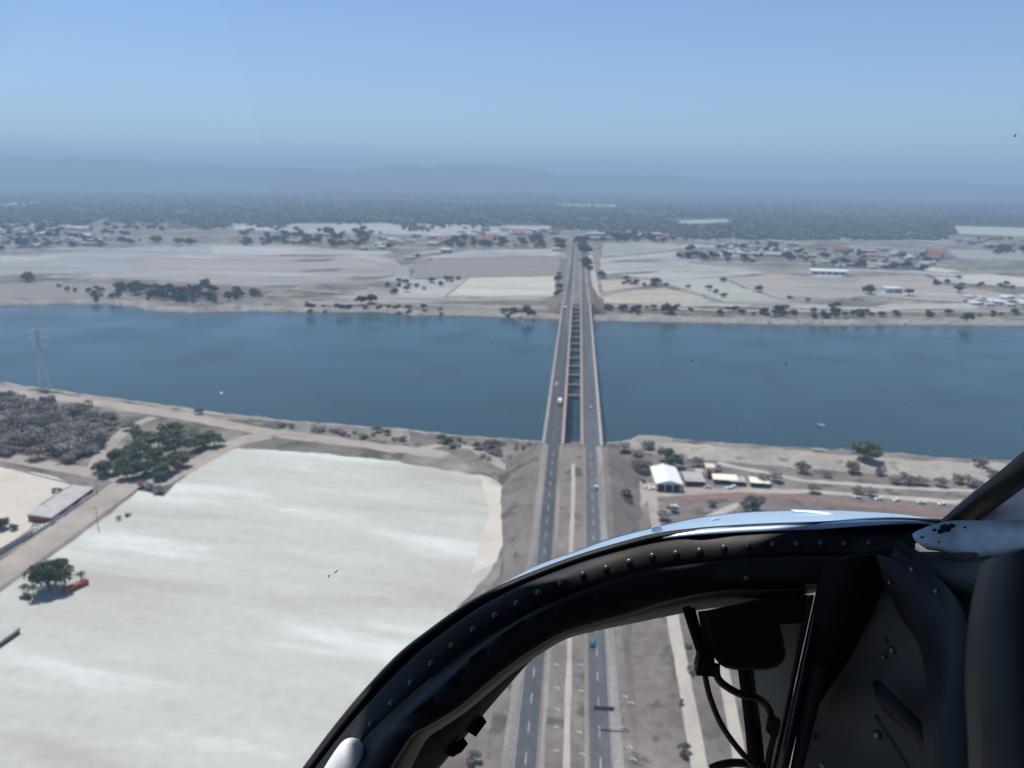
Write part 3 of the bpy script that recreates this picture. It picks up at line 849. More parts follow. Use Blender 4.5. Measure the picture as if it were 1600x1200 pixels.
# the wood beyond the town: one mass
def forest():
    r = np.random.RandomState(9)
    base = []
    ico = bmesh.new()
    bmesh.ops.create_icosphere(ico, subdivisions=1, radius=1)
    iv = np.array([v.co[:] for v in ico.verts]); fi = np.array([[v.index for v in f.verts] for f in ico.faces])
    ico.free()
    N = 16000
    P = []
    while len(P) < N:
        px, py = r.uniform(-150, 1750), 300 + 75 * r.rand() ** .7
        lim = 352 + (px - 600) * .005 if px < 880 else 356 + min(34, max(0, (px - 880) * .09)) * (1 if px < 1480 else .5)
        lim += 5 * math.sin(px * .021) + 4 * math.sin(px * .057 + 2) + r.uniform(-4, 3)
        if py > lim: continue
        d = abs(math.sin(px * .013 + py * .21) + math.sin(px * .031 - py * .4))
        if d < .25 and r.rand() < .8: continue
        if 1490 < px and 350 < py < 374: continue
        if 1055 < px < 1145 and 340 < py < 351: continue
        P.append((px, py))
    V = np.zeros((N * len(iv), 3)); Fa = np.zeros((N * len(fi), 3), dtype=int)
    for i, (px, py) in enumerate(P):
        g_ = G(px, py)
        k = r.uniform(.7, 1.3) * (1 + (340 - py) / 60 if py < 340 else 1)
        s = np.array([5.5 * k, 5.5 * k, 4.2 * r.uniform(.7, 1.4)])
        V[i * len(iv):(i + 1) * len(iv)] = iv * s * (1 + .25 * r.randn(len(iv), 1)) + np.array([g_.x, g_.y, 4.0])
        Fa[i * len(fi):(i + 1) * len(fi)] = fi + i * len(iv)
    me = bpy.data.meshes.new('forest')
    me.from_pydata(V.tolist(), [], Fa.tolist())
    me.materials.append(MT['forest'])
    tag(link('forest', me), 'dark green wood covering the plain behind the town', 'forest', kind='stuff')
forest()

# ---------------------------------------------------------------- buildings
def house_meshes(w, d, h, roof, kind):
    wall = MB().box(-w / 2, w / 2, -d / 2, d / 2, -.3, h)
    rf = MB()
    if kind == 'gable':
        e = .5
        V = [(-w / 2 - e, -d / 2 - e, h - .1), (w / 2 + e, -d / 2 - e, h - .1), (w / 2 + e, d / 2 + e, h - .1), (-w / 2 - e, d / 2 + e, h - .1), (-w / 2 - e, 0, h + roof), (w / 2 + e, 0, h + roof)]
        rf.add(V, [(0, 1, 5, 4), (2, 3, 4, 5), (3, 0, 4), (1, 2, 5), (3, 2, 1, 0)])
    else:
        rf.box(-w / 2 - .3, w / 2 + .3, -d / 2 - .3, d / 2 + .3, h + .003, h + .3)
    return wall, rf
def house_proto(w, d, h, roof, kind, wm, rm):
    wall, rf = house_meshes(w, d, h, roof, kind)
    op = MB().box(-w * .3, -w * .3 + 1.3, -d / 2 - .05, -d / 2 + .05, 1.0, 2.3)
    dr_ = MB().box(w * .33, w * .33 + 1.1, -d / 2 - .05, -d / 2 + .05, 0, 2.2)
    return wall.mesh('wall', wm), rf.mesh('roof', rm), op.mesh('window', MT['dark']), dr_.mesh('door', MT['dark'])
HP = {'white': house_proto(11, 8, 3.2, 1.6, 'flat', MT['whitewall'], MT['white']), 'grey': house_proto(13, 9, 3.2, 1.6, 'flat', MT['greywall'], MT['concrete']),
      'red': house_proto(14, 9, 3.4, 2.4, 'gable', MT['whitewall'], MT['redroof']), 'tin': house_proto(16, 9, 3.4, 1.8, 'gable', MT['greywall'], MT['tin'])}
WORD = {'white': 'small white flat roofed house', 'grey': 'low grey concrete house', 'red': 'house with a red gabled roof', 'tin': 'house with a dull metal gabled roof'}
def house(kind, p, s, rz, place, gp):
    o = empty('house', p, rz)
    s *= 1.5
    o.scale = (s * rh.uniform(.8, 1.25), s, s * rh.uniform(.9, 1.3))
    for nm, me in zip(('wall', 'roof', 'window', 'door'), HP[kind]): link(nm, me, o)
    link('window', HP[kind][2], o, (4.6, 0, 0))
    return tag(o, WORD[kind] + ' ' + place, 'house', gp + ', ' + kind)
def village(poly, n_, kinds, place, gp, smin=.8, smax=1.5):
    for x, y in scatter(poly, n_, rh):
        house(rh.choice(kinds), G(x, y), rh.uniform(smin, smax), rh.choice([0, 0, .2, -.2, 1.57, 1.4]) + rh.uniform(-.15, .15), place, gp)
village([(-20, 352), (100, 352), (190, 372), (240, 380), (120, 386), (-20, 391)], 72, ['white', 'white', 'grey', 'tin'], 'in the wooded village above the grey field', 'village above the grey field')
village([(500, 366), (690, 370), (700, 395), (560, 392)], 20, ['white', 'grey', 'tin'], 'between the grove and the town', 'houses between grove and town', .8, 1.3)
village([(720, 356), (875, 358), (878, 372), (800, 374), (720, 366)], 22, ['white', 'white', 'red', 'tin', 'grey'], 'in the town beside the highway', 'town beside the highway', 1.0, 1.6)
village([(890, 362), (1040, 364), (1050, 374), (930, 376), (890, 370)], 18, ['white', 'grey', 'tin', 'red'], 'in the trees where the highway enters town', 'houses at the town entrance')
village([(1110, 376), (1240, 380), (1250, 404), (1130, 398)], 52, ['white', 'white', 'grey', 'tin'], 'in the dense hamlet beyond the long hedge', 'hamlet beyond the hedge', .7, 1.2)
village([(1260, 388), (1480, 396), (1470, 412), (1430, 424), (1270, 416)], 40, ['white', 'white', 'grey', 'tin', 'red'], 'in the village around the long white hall', 'village around the hall', .8, 1.3)
village([(1500, 466), (1610, 464), (1610, 478), (1520, 480)], 34, ['white', 'grey', 'white'], 'in the settlement at the end of the shore track', 'settlement by the shore track', .5, .9)
village([(1480, 372), (1600, 376), (1600, 386), (1490, 384)], 8, ['white', 'grey'], 'at the edge of the wood by the pale far field', 'houses by the wood')
for x, y, s, rz, lb in [(757, 381, 2.0, .05, 'long house with a bright red roof in front of the town trees'), (690, 381, 1.3, 0, 'smaller red roofed house at the edge of the town'), (815, 366, 1.7, 0, 'red roofed hall in the white part of the town'),
                        (1350, 406, 1.5, 1.2, 'tall red roofed house beside the white hall village'), (1460, 403, 2.0, -.1, 'long red roofed house at the end of the white hall village')]:
    o = house('red', G(x, y), s, rz, '', 'landmark'); o['label'] = lb; del o['group']
# long white hall
o = empty('white_hall', G(1293, 428), R(-4))
MB().box(-32, 32, -13, 13, -.3, 6).build('wall', MT['whitewall'], o)
prof = [(-13.6, 5.9)] + [(13.6 * math.sin(a), 6 + 3.0 * math.cos(a)) for a in [R(d) for d in range(-80, 81, 16)]] + [(13.6, 5.9)]
mb = MB(); n_ = len(prof)
mb.add([(-32.5, y_, z_) for y_, z_ in prof] + [(32.5, y_, z_) for y_, z_ in prof], [tuple(range(n_)), tuple(range(n_, 2 * n_))[::-1]] + [(i, n_ + i, n_ + i + 1, i + 1) for i in range(n_ - 1)])
mb.build('roof', MT['white'], o)
for k in range(-2, 3): MB().box(k * 12 - 2.2, k * 12 + 2.2, -13.1, -12.9, 0, 4).build('door', MT['dark'], o)
tag(o, 'long bright white vaulted hall standing among the far village roofs', 'hall')
o = house('white', G(1392, 457), 1.5, .1, '', 'x'); o['label'] = 'white hut between two trees in the beige field'; del o['group']
o = house('white', G(640, 405), 1.0, .1, '', 'x'); o['label'] = 'white hut standing alone amid pale fields before the town'; del o['group']
o = house('white', G(868, 392), 1.4, .1, '', 'x'); o['label'] = 'white kiosk house beside the highway before the town'; del o['group']

# walls / sheds on the west yard
def wallbox(mb, a, b, thick, z0, z1):
    d = (b - a); d.z = 0
    n_ = Vector((-d.y, d.x, 0)).normalized() * thick / 2
    poly = [a + n_, b + n_, b - n_, a - n_]
    if (poly[1] - poly[0]).cross(poly[2] - poly[1]).z < 0: poly = poly[::-1]
    return mb.prism(poly, z0, z1)
A, Bq, Cq, Dq = G(40.6, 804, 3.4), G(113.5, 757, 3.4), G(147, 761.5, 3.4), G(80, 809, 3.4)
o = empty('long_shed', ((A + Cq) / 2).to_tuple()[:2] + (0,))
base = Vector(o.location)
def loc(v, z): return Vector((v.x, v.y, z)) - base
quad = [loc(v, 0) for v in (A, Dq, Cq, Bq)]
cen = sum(quad, Vector()) / 4
inner = [cen + (v - cen) * .96 for v in quad]
MB().prism(inner, -.3, 3.1).build('wall', MT['rust'], o)
MB().prism(quad, 3.12, 3.4).build('roof', MT['tin'], o)
for k in range(6):
    a_, b_ = inner[1].lerp(inner[2], (k + .15) / 6), inner[1].lerp(inner[2], (k + .8) / 6)
    a_.z = b_.z = 0
    wallbox(MB(), a_, b_, .3, .02, 2.5).build('door', MT['dark'] if k % 2 else MT['greywall'], o)
tag(o, 'long low shed with flat tin roof and rusty red front along the dirt road', 'shed')
def wall_thing(px, h, th, mat, label):
    P = [G(x, y) for x, y in px]
    o = empty('yard_wall', P[0])
    for k, (a_, b_) in enumerate(zip(P[:-1], P[1:])):
        n_ = max(1, int((b_ - a_).length / 9))
        for i in range(n_):
            wallbox(MB(), a_.lerp(b_, (i + .01) / n_) - P[0], a_.lerp(b_, (i + .99) / n_) - P[0], th, -.2, h + .06 * ((i * 7) % 3)).build('wall_panel', mat, o)
    return tag(o, label, 'wall')
wall_thing([(-60, 902), (0, 866), (52, 836)], 2.8, .35, MT['greywall'], 'grey perimeter wall between the sand yard and the dirt road')
wall_thing([(52, 836), (82, 818), (120, 792), (150, 772)], 1.5, .3, MT['whitewall'], 'low broken white wall along the front of the long shed')
wall_thing([(-60, 720), (0, 728), (112, 757)], .7, .3, MT['greywall'], 'very low wall edging the sand yard toward the thicket')
for x, y in [(57, 826), (66, 822), (74, 820), (88, 815), (95, 811)]:
    p = G(x, y); mb = MB()
    for k in range(7):
        q = Vector((rh.uniform(-1.4, 1.4), rh.uniform(-1, 1), 0)); s = rh.uniform(.3, .7)
        mb.box(q.x - s, q.x + s, q.y - s * .7, q.y + s * .7, -.05, s * .9, s * .2)
    tag(mb.build('rubble_heap', MT['white'], None, loc=p), 'heap of white rubble lying before the long shed', 'rubble', 'white rubble before the shed')
# shed cut by the picture edge in the lot
a_, b_ = G(-60, 1040, 2.2), G(27, 980, 2.2)
o = empty('flat_trailer', (b_.x, b_.y, 0))
q0, q1 = a_ - Vector((b_.x, b_.y, 0)), Vector((0, 0, 2.2))
wallbox(MB(), q0, q1, 2.6, 1.3, 2.3).build('roof', MT['tin'], o)
wallbox(MB(), q0 * .985, q1 - (q1 - q0) * .015, 2.3, -.1, 1.29).build('body', MT['dark'], o)
tag(o, 'long narrow grey roofed trailer standing alone on the pale lot', 'trailer')

# warehouse group near the bridge
p = G(1045, 768)
o = empty('warehouse', p, R(2))
W, L, hh = 14.0, 25.0, 4.6
MB().box(-W / 2, W / 2, 0, L, -.3, hh).build('wall', MT['whitewall'], o)
mb = MB()
mb.add([(-W / 2 - .5, -.6, hh), (0, -.6, hh + 2.0), (W / 2 + .5, -.6, hh), (-W / 2 - .5, L + .6, hh), (0, L + .6, hh + 2.0), (W / 2 + .5, L + .6, hh)], [(0, 1, 4, 3), (1, 2, 5, 4), (0, 2, 1), (3, 4, 5), (0, 3, 5, 2)])
mb.build('roof', MT['white'], o)
for k in range(3): MB().box(-6 + k * 4.2, -2.6 + k * 4.2, -.15, .02, 0, 3.9).build('shaded_opening', MT['dark'], o)  # dark boxes on the wall paint the shade of the open front
tag(o, 'white warehouse with bright gabled roof and dark shaded front openings near the bridge', 'warehouse')
def shed(px, py, w, d, h, wm, rm, label, rz=0, posts=False):
    o = empty('shed', G(px, py), rz)
    if posts:
        for sx in (-1, 1):
            for sy in (0, 1): MB().box(sx * w * .46 - .12, sx * w * .46 + .12, sy * d * .92 + .2, sy * d * .92 + .44, -.2, h).build('post', MT['wood'], o)
        MB().box(-w / 2 + .3, w / 2 - .3, d - .3, d - .1, -.2, h - .05).build('wall', wm, o)
    else:
        MB().box(-w / 2, w / 2, 0, d, -.2, h).build('wall', wm, o)
        MB().box(-w * .25, w * .1, -.06, .02, 0, h * .7).build('door', MT['dark'], o)
    MB().add([(-w / 2 - .4, -.5, h), (w / 2 + .4, -.5, h), (w / 2 + .4, d + .4, h + .5), (-w / 2 - .4, d + .4, h + .5), (-w / 2 - .4, -.5, h + .15), (w / 2 + .4, -.5, h + .15), (w / 2 + .4, d + .4, h + .65), (-w / 2 - .4, d + .4, h + .65)],
             [(3, 2, 1, 0), (4, 5, 6, 7), (0, 1, 5, 4), (1, 2, 6, 5), (2, 3, 7, 6), (3, 0, 4, 7)]).build('roof', rm, o)
    return tag(o, label, 'shed')
shed(1086, 760, 10.5, 13, 3.0, MT['greywall'], MT['tin'], 'open tin roofed shed right next to the white warehouse'.replace('right ', ''), R(2), True)
shed(1109, 747, 4.6, 4.6, 6.5, MT['peach'], MT['peach'], 'small tall peach coloured tower house behind the sheds')
shed(1133, 757, 13, 7, 2.8, MT['greywall'], MT['cream'], 'long cream roofed lean-to in the dirt yard', R(-3), True)
shed(1152, 759, 8, 6, 2.6, MT['greywall'], MT['tin'], 'short dull roofed lean-to next to the cream one', R(-3), True)
shed(1187, 762, 10, 7, 2.8, MT['greywall'], MT['cream'], 'cream roofed open shed at the far end of the dirt yard', R(-4), True)
shed(1093, 744, 4, 4, 2.5, MT['whitewall'], MT['tin'], 'little white hut behind the open tin shed')
def pole(p, h, label, arm=True, mat='wood', name='utility_pole'):
    o = empty(name, p)
    MB().tube([(0, 0, -.3), (0, 0, h)], [.19, .12], 8).build('post', MT[mat], o, True)
    if arm:
        MB().box(-1.1, 1.1, -.07, .07, h - .8, h - .62).build('crossarm', MT[mat], o)
        for x in (-.95, 0, .95): MB().tube([(x, 0, h - .61), (x, 0, h - .35)], .06, 6).build('insulator', MT['dark'], o)
    return tag(o, label, 'pole')
pole(G(154, 827), 11.5, 'thin utility pole at the edge of the pale lot beside the dirt road')
pole(G(152, 772), 8, 'short utility pole at the corner of the long shed')
pole(G(1022, 740), 19, 'tall bare mast next to the white warehouse', False, 'galv', 'mast')
pole(G(1003, 727), 15, 'slim mast standing between the olive tree and the bridge', False, 'galv', 'mast')
# pylon
def pylon(p, h, label):
    o = empty('transmission_tower', p, R(12))
    b0, b1 = 4.2, .9
    def at(t, sx, sy):
        w = b0 + (b1 - b0) * min(1, t * 1.35)
        return Vector((sx * w, sy * w, t * h))
    for sx in (-1, 1):
        for sy in (-1, 1):
            MB().tube([at(0, sx, sy) + Vector((0, 0, -.4)), at(.74, sx, sy), at(.98, sx, sy)], .22, 5).build('leg', MT['galv'], o)
    ts = [0, .14, .27, .39, .50, .60, .69, .77, .85, .92, .98]
    for f in range(4):
        mb = MB()
        c = [(-1, -1), (1, -1), (1, 1), (-1, 1)]
        s0, s1 = c[f], c[(f + 1) % 4]
        for ta, tb in zip(ts[:-1], ts[1:]):
            mb.tube([at(ta, *s0), at(tb, *s1)], .1, 4); mb.tube([at(ta, *s1), at(tb, *s0)], .1, 4); mb.tube([at(tb, *s0), at(tb, *s1)], .1, 4)
        mb.build('bracing', MT['galv'], o)
    for t, w in ((.72, 6.5), (.84, 8.5), (.96, 9.5)):
        mb = MB()
        for s in (-1, 1):
            for sy in (-.8, .8):
                mb.tube([(0, sy, t * h - 1), (s * w, 0, t * h + .3)], .14, 4); mb.tube([(0, sy, t * h + 1.6), (s * w, 0, t * h + .3)], .14, 4)
            for q in (.3, .6): mb.tube([(s * w * q, -.6 * (1 - q), t * h - 1 * (1 - q)), (s * w * q, .6 * (1 - q), t * h + 1.5 * (1 - q))], .1, 4)
        mb.build('crossarm', MT['galv'], o)
    return tag(o, label, 'pylon')
pylon(G(70, 606), 48, 'tall steel lattice power pylon on the river shore')

# ---------------------------------------------------------------- vehicles
wheel_me = MB().tube([(-.11, 0, 0), (.11, 0, 0)], .33, 14).mesh('wheel', MT['tyre'], False)
hub_me = MB().tube([(-.12, 0, 0), (.12, 0, 0)], .18, 10).mesh('rim', MT['galv'], False)
def add_wheels(o, xs, ys, r=1.0):
    for x in xs:
        for y in ys:
            w = link('wheel', wheel_me, o, (x, y, .33 * r)); w.scale = (1.2, r, r)
            link('rim', hub_me, w)
def loft_profile(prof, w, inset=.0):
    """side profile (y, z, half width) extruded across"""
    n_ = len(prof)
    V = [(-hw, y, z) for y, z, hw in prof] + [(hw, y, z) for y, z, hw in prof]
    return MB().add(V, [tuple(range(n_)), tuple(range(n_, 2 * n_))[::-1]] + [(i, n_ + i, n_ + (i + 1) % n_, (i + 1) % n_) for i in range(n_)])
def car(p, rz, paint, label, van=False):
    o = empty('car', p, rz)
    h = 1.95 if van else 1.46
    low = [(-2.2, .35, .84), (-2.25, .62, .86), (-2.1, .92, .86), (2.0, .98, .86), (2.25, .70, .84), (2.2, .35, .82)]
    loft_profile(low, 0).build('body', MT[paint], o)
    y0, y1 = (-2.05, 1.3) if van else (-1.7, 1.05)
    loft_profile([(y0, .96, .82), (y0 + .35, h - .06, .64), (y1 - .75, h - .06, .64), (y1, .97, .82)], 0).build('window', MT['glass'], o)
    loft_profile([(y0 + .25, h - .10, .70), (y0 + .4, h, .64), (y1 - .85, h, .64), (y1 - .6, h - .10, .70)], 0).build('roof', MT[paint], o)
    for s in (-1, 1):
        MB().box(s * .62 - .18, s * .62 + .18, 2.17, 2.26, .60, .78).build('headlight', MT['white'], o)
        MB().box(s * .64 - .15, s * .64 + .15, -2.27, -2.2, .62, .80).build('tail_light', MT['car_red'], o)
    add_wheels(o, (-.78, .78), (-1.35, 1.38))
    return tag(o, label, 'car')
def truck(p, rz, cabp, boxm, label, L=7.5, boxh=3.4, low=False):
    o = empty('truck', p, rz)
    loft_profile([(L / 2 - 2.0, .55, 1.15), (L / 2 - 2.0, 2.5, 1.05), (L / 2 - .6, 2.5, 1.05), (L / 2 - .15, 1.5, 1.12), (L / 2, 1.3, 1.12), (L / 2, .55, 1.12)], 0).build('cab', MT[cabp], o)
    loft_profile([(L / 2 - .56, 2.42, .95), (L / 2 - .14, 1.58, 1.0), (L / 2 - .06, 1.58, 1.0), (L / 2 - .5, 2.42, .95)], 0).build('windscreen', MT['glass'], o)
    MB().box(-1.0, 1.0, -L / 2, L / 2 - 1.9, .6, .95).build('chassis', MT['dark'], o)
    if low:
        MB().box(-1.2, 1.2, -L / 2, L / 2 - 2.15, .96, 2.3, .12).build('cargo_bed', MT[boxm], o)
    else:
        MB().box(-1.22, 1.22, -L / 2, L / 2 - 2.15, .96, boxh, .05).build('cargo_box', MT[boxm], o)
    add_wheels(o, (-1.0, 1.0), (-L / 2 + 1.2, -L / 2 + 2.3, L / 2 - 1.2), 1.4)
    for s in (-1, 1): MB().box(s * .85 - .18, s * .85 + .18, L / 2 - .02, L / 2 + .03, .8, 1.02).build('headlight', MT['white'], o)
    return tag(o, label, 'truck')
DZ = 12.056
def on_bridge(px, py, lane):
    p = G(px, py, DZ); return Vector((lane, p.y, DZ))
def on_road(px, py, lane):
    p = GR(px, py); return Vector((lane, p.y, zr(p.y) + .02))
PI = math.pi
truck(on_bridge(874, 632, -9.6), PI, 'car_yellow', 'white', 'white box truck with a yellow cab driving over the bridge', 9, 3.6)
car(on_bridge(870, 602, -13.6), PI, 'car_white', 'white van driving over the bridge ahead of the yellow truck'.replace('ahead of', 'behind'), True)
car(on_bridge(871, 590, -13.4), PI, 'car_red', 'small reddish car following the white van on the bridge')
car(on_bridge(923, 638, 11.8), 0, 'car_silver', 'silver car alone on the bridge deck opposite the yellow truck')
truck(on_bridge(884, 483, -13.4), PI, 'car_white', 'white', 'white box truck entering the bridge from the far shore', 8, 3.4)
car(on_bridge(918, 488, 13.4), 0, 'car_white', 'white van leaving the bridge at the far shore', True)
car(on_road(933, 764, 13.0), 0, 'car_silver', 'pale silver van driving up the ramp onto the bridge', True)
car(on_road(923, 1006, 9.4), 0, 'car_teal', 'teal blue car on the highway seen through the lower window')
car(G(963, 765), R(70), 'car_red', 'red car parked on the dirt verge beside the bridge ramp')
car(G(1012, 763), R(80), 'car_white', 'white car parked in front of the white warehouse corner')
car(G(1019, 765), R(95), 'car_white', 'second white car parked closest to the warehouse front'.replace('closest to', 'before'))
car(G(1005, 753), R(20), 'car_dark', 'dark car parked between the masts and the warehouse')
car(G(1054, 793), R(60), 'car_white', 'white car parked alone on the dirt below the yard')
car(G(1043, 801), R(30), 'car_silver', 'grey car parked at the side of the forked dirt track')
for i, (x, y) in enumerate([(1106, 763), (1140, 764), (1145, 762), (1341, 779), (1373, 781), (1400, 783), (1440, 787), (1472, 789)]):
    car(G(x, y), R(80 + 20 * (i % 3)), 'car_white' if i % 3 else 'car_silver', 'pale car parked along the yard and track above the red clay road')['group'] = 'cars above the red road'
truck(G(966, 826), R(-50), 'car_dark', 'cream', 'dark truck with a cream tarpaulin load on the forked dirt track', 10, 3.5)
truck(G(119, 920), R(155), 'car_red', 'car_red', 'red flatbed truck parked in the shade tree shadow', 10, low=True)
o = car(G(40, 936), R(85), 'car_dark', 'dark car parked under the short palm on the pale lot')
def boat(p, rz, label):
    o = empty('boat', p, rz)
    n_ = 9
    V, Fc = [], []
    for i in range(n_ + 1):
        t = i / n_
        w = .85 * (1 - max(0, t - .45) ** 2 * 3.2) if t < .98 else .04
        y = -2.4 + 5.2 * t
        V += [(-w, y, .55 + .25 * t), (-w * .7, y, -.2), (w * .7, y, -.2), (w, y, .55 + .25 * t), (w * .86, y, .50 + .25 * t), (-w * .86, y, .50 + .25 * t)]
    for i in range(n_):
        for k in range(6): Fc.append((6 * i + k, 6 * i + (k + 1) % 6, 6 * i + 6 + (k + 1) % 6, 6 * i + 6 + k))
    Fc += [(5, 4, 3, 2, 1, 0), tuple(6 * n_ + k for k in range(6))]
    link('hull', mesh_from('hull', V, Fc, MT['white']), o)
    for y in (-1.4, .2): MB().box(-.75, .75, y - .15, y + .15, .56, .68).build('bench', MT['wood'], o)
    MB().box(-.2, .2, -2.7, -2.38, .1, 1.0).build('outboard_motor', MT['dark'], o)
    return tag(o, label, 'boat')
boat(G(1283, 665, WATER), R(75), 'small white open boat on the river off the sandy bank')
boat(G(346, 615, WATER), R(40), 'small white open boat on the river off the thicket shore')

# ---------------------------------------------------------------- the helicopter's cockpit round the camera
def mat_cabin(name, col, rough, metal=0.0, noise=.2, scale=30, bump=.05, spec=.5):
    return mat_plain(name, col, rough, metal, noise, scale, bump, spec, coords='obj')
MC = {
 'black': mat_cabin('black_frame_paint', (.0065, .0078, .0098), .55, noise=.5, scale=45, bump=.06, spec=.28),
 'matte': mat_cabin('matte_black', (.006, .006, .007), .85, spec=.2, noise=.2),
 'rivet': mat_cabin('worn_rivet', (.09, .095, .10), .3, .6),
 'skin': mat_cabin('silver_blue_skin', (.40, .55, .75), .32, .35, noise=.05, scale=8, bump=.01),
 'dot': mat_cabin('pale_fastener', (.62, .74, .88), .4, .2),
 'panel': mat_cabin('grey_cabin_paint', (.085, .078, .068), .7, noise=.25, scale=9, bump=.12, spec=.3),
 'trim': mat_cabin('dark_vinyl', (.008, .0095, .0125), .6, noise=.4, scale=14, bump=.25),
 'gusset': mat_cabin('blue_grey_paint', (.50, .60, .65), .5, .1, noise=.12, scale=60, bump=.03),
 'chip': mat_cabin('chipped_primer', (.02, .022, .03), .8),
 'perspex': mat_cabin('dusty_window_sheet', (.62, .65, .68), .5, noise=.08, scale=200, bump=.02),
 'seal': mat_cabin('rubber_seal', (.012, .013, .014), .6),
 'steel': mat_cabin('screw_steel', (.20, .20, .19), .3, .8, noise=.1),
 'beige': mat_cabin('beige_cabin_wall', (.24, .225, .19), .7, noise=.1, scale=12),
 'white': mat_cabin('white_cloth', (.72, .72, .70), .8, noise=.06, scale=40),
 'cable': mat_cabin('cable_sheath', (.01, .01, .011), .45),
 'lip': mat_cabin('worn_slot_edge', (.022, .026, .031), .45),
 'flange': mat_cabin('bare_flange', (.10, .088, .076), .6, noise=.2, scale=40),
 'bulkhead': mat_cabin('grey_headliner', (.20, .20, .20), .8),
}
m = bpy.data.materials.new('clear_acrylic'); m.use_nodes = True
m.node_tree.nodes.remove(m.node_tree.nodes['Principled BSDF'])
tb = m.node_tree.nodes.new('ShaderNodeBsdfTransparent'); tb.inputs[0].default_value = (.965, .98, .985, 1)
gl = m.node_tree.nodes.new('ShaderNodeBsdfGlossy'); gl.inputs['Roughness'].default_value = .012
lw = m.node_tree.nodes.new('ShaderNodeFresnel'); lw.inputs['IOR'].default_value = 1.49
mx = m.node_tree.nodes.new('ShaderNodeMixShader')
m.node_tree.links.new(lw.outputs[0], mx.inputs[0])
m.node_tree.links.new(tb.outputs[0], mx.inputs[1])
m.node_tree.links.new(gl.outputs[0], mx.inputs[2])
m.node_tree.links.new(mx.outputs[0], m.node_tree.nodes['Material Output'].inputs['Surface'])
MC['acrylic'] = m
HELI = empty('helicopter', (CAM + fw * .5 + Vector((0, 0, -1.3))))
tag(HELI, 'helicopter cockpit with black riveted window arch, blue nose skin and dark side panels', 'helicopter')
HO = Vector(HELI.location)
def C(px, py, d):
    """a point of the cabin: sight line of a photo pixel at depth d metres from the eye, in the helicopter's frame"""
    return CAM + ray(px, py) * d - HO
def hpart(name, V, Fc, mat, parent=None, smooth=True, thick=0.0, auto=None):
    o = link(name, mesh_from(name, V, Fc, mat, smooth), parent or HELI)
    if thick:
        md = o.modifiers.new('thickness', 'SOLIDIFY'); md.thickness = thick; md.offset = -1
    return o
def spline(P, n):
    """Catmull-Rom through tuples, n samples evenly by index"""
    P = [np.array(p, float) for p in P]
    out = []
    m_ = len(P) - 1
    for i in range(n):
        t = m_ * i / (n - 1); k = min(int(t), m_ - 1); t -= k
        p0, p1, p2, p3 = P[max(k - 1, 0)], P[k], P[k + 1], P[min(k + 2, m_)]
        out.append(.5 * (2 * p1 + (p2 - p0) * t + (2 * p0 - 5 * p1 + 4 * p2 - p3) * t * t + (3 * p1 - p0 - 3 * p2 + p3) * t ** 3))
    return out
def loft(rows, n, flip=False):
    """rows: lists of (px, py, depth); all sampled n times"""
    V = []
    for r_ in rows:
        V += [C(*p) for p in spline(r_, n)]
    Fc = []
    for k in range(len(rows) - 1):
        for i in range(n - 1):
            f = (k * n + i, k * n + i + 1, (k + 1) * n + i + 1, (k + 1) * n + i)
            Fc.append(f[::-1] if flip else f)
    return V, Fc
# stations of the arch: outer edge, rivet line, crease, rib crest, rib foot, inner lip -- (photo pixels)
ST = [ # outer        rivet        crease       crest        foot         inner       depth
 ((430, 1268), (492, 1240), (520, 1232), (560, 1222), (600, 1214), (628, 1222), .70),
 ((483, 1196), (548, 1168), (567, 1165), (600, 1160), (640, 1150), (662, 1156), .72),
 ((525, 1140), (580, 1132), (600, 1130), (632, 1124), (672, 1130), (690, 1134), .74),
 ((574, 1081), (627, 1084), (648, 1086), (676, 1086), (716, 1104), (726, 1110), .76),
 ((627, 1025), (674, 1038), (694, 1049), (716, 1050), (752, 1074), (760, 1082), .79),
 ((676, 986), (722, 998), (738, 1013), (757, 1014), (793, 1041), (800, 1049), .82),
 ((725, 951), (773, 963), (786, 983), (803, 981), (836, 1012), (842, 1020), .85),
 ((777, 922), (824, 935), (835, 958), (850, 953), (880, 988), (884, 996), .88),
 ((830, 899), (876, 912), (884, 941), (898, 931), (930, 973), (932, 983), .90),
 ((900, 873), (930, 892), (938, 921), (948, 912), (985, 958), (990, 971), .92),
 ((962, 854), (983, 878), (990, 904), (1000, 898), (1040, 940), (1048, 959), .93),
 ((1025, 838), (1038, 867), (1044, 892), (1052, 889), (1090, 928), (1094, 950), .94),
 ((1087, 829), (1093, 861), (1098, 884), (1104, 883), (1130, 922), (1134, 945), .94),
 ((1150, 824), (1150, 855), (1152, 878), (1156, 879), (1170, 918), (1172, 939), .93),
 ((1212, 821), (1208, 851), (1209, 873), (1212, 876), (1220, 916), (1220, 932), .92),
 ((1275, 819), (1264, 849), (1265, 871), (1266, 874), (1270, 912), (1268, 924), .91),
 ((1337, 816), (1320, 850), (1320, 870), (1320, 873), (1320, 905), (1318, 914), .90),
 ((1400, 814), (1372, 849), (1372, 869), (1372, 873), (1372, 898), (1370, 905), .88),
 ((1476, 817), (1430, 850), (1430, 868), (1430, 872), (1430, 892), (1428, 898), .86)]
def row(fr, dd, kink=0.0):
    """a row between two outlines: fr = (index a, index b, share)"""
    a, b_, t = fr
    out = []
    for s in ST:
        x = s[a][0] * (1 - t) + s[b_][0] * t; y = s[a][1] * (1 - t) + s[b_][1] * t
        out.append((x, y, s[6] + dd))
    return out
NS = 120
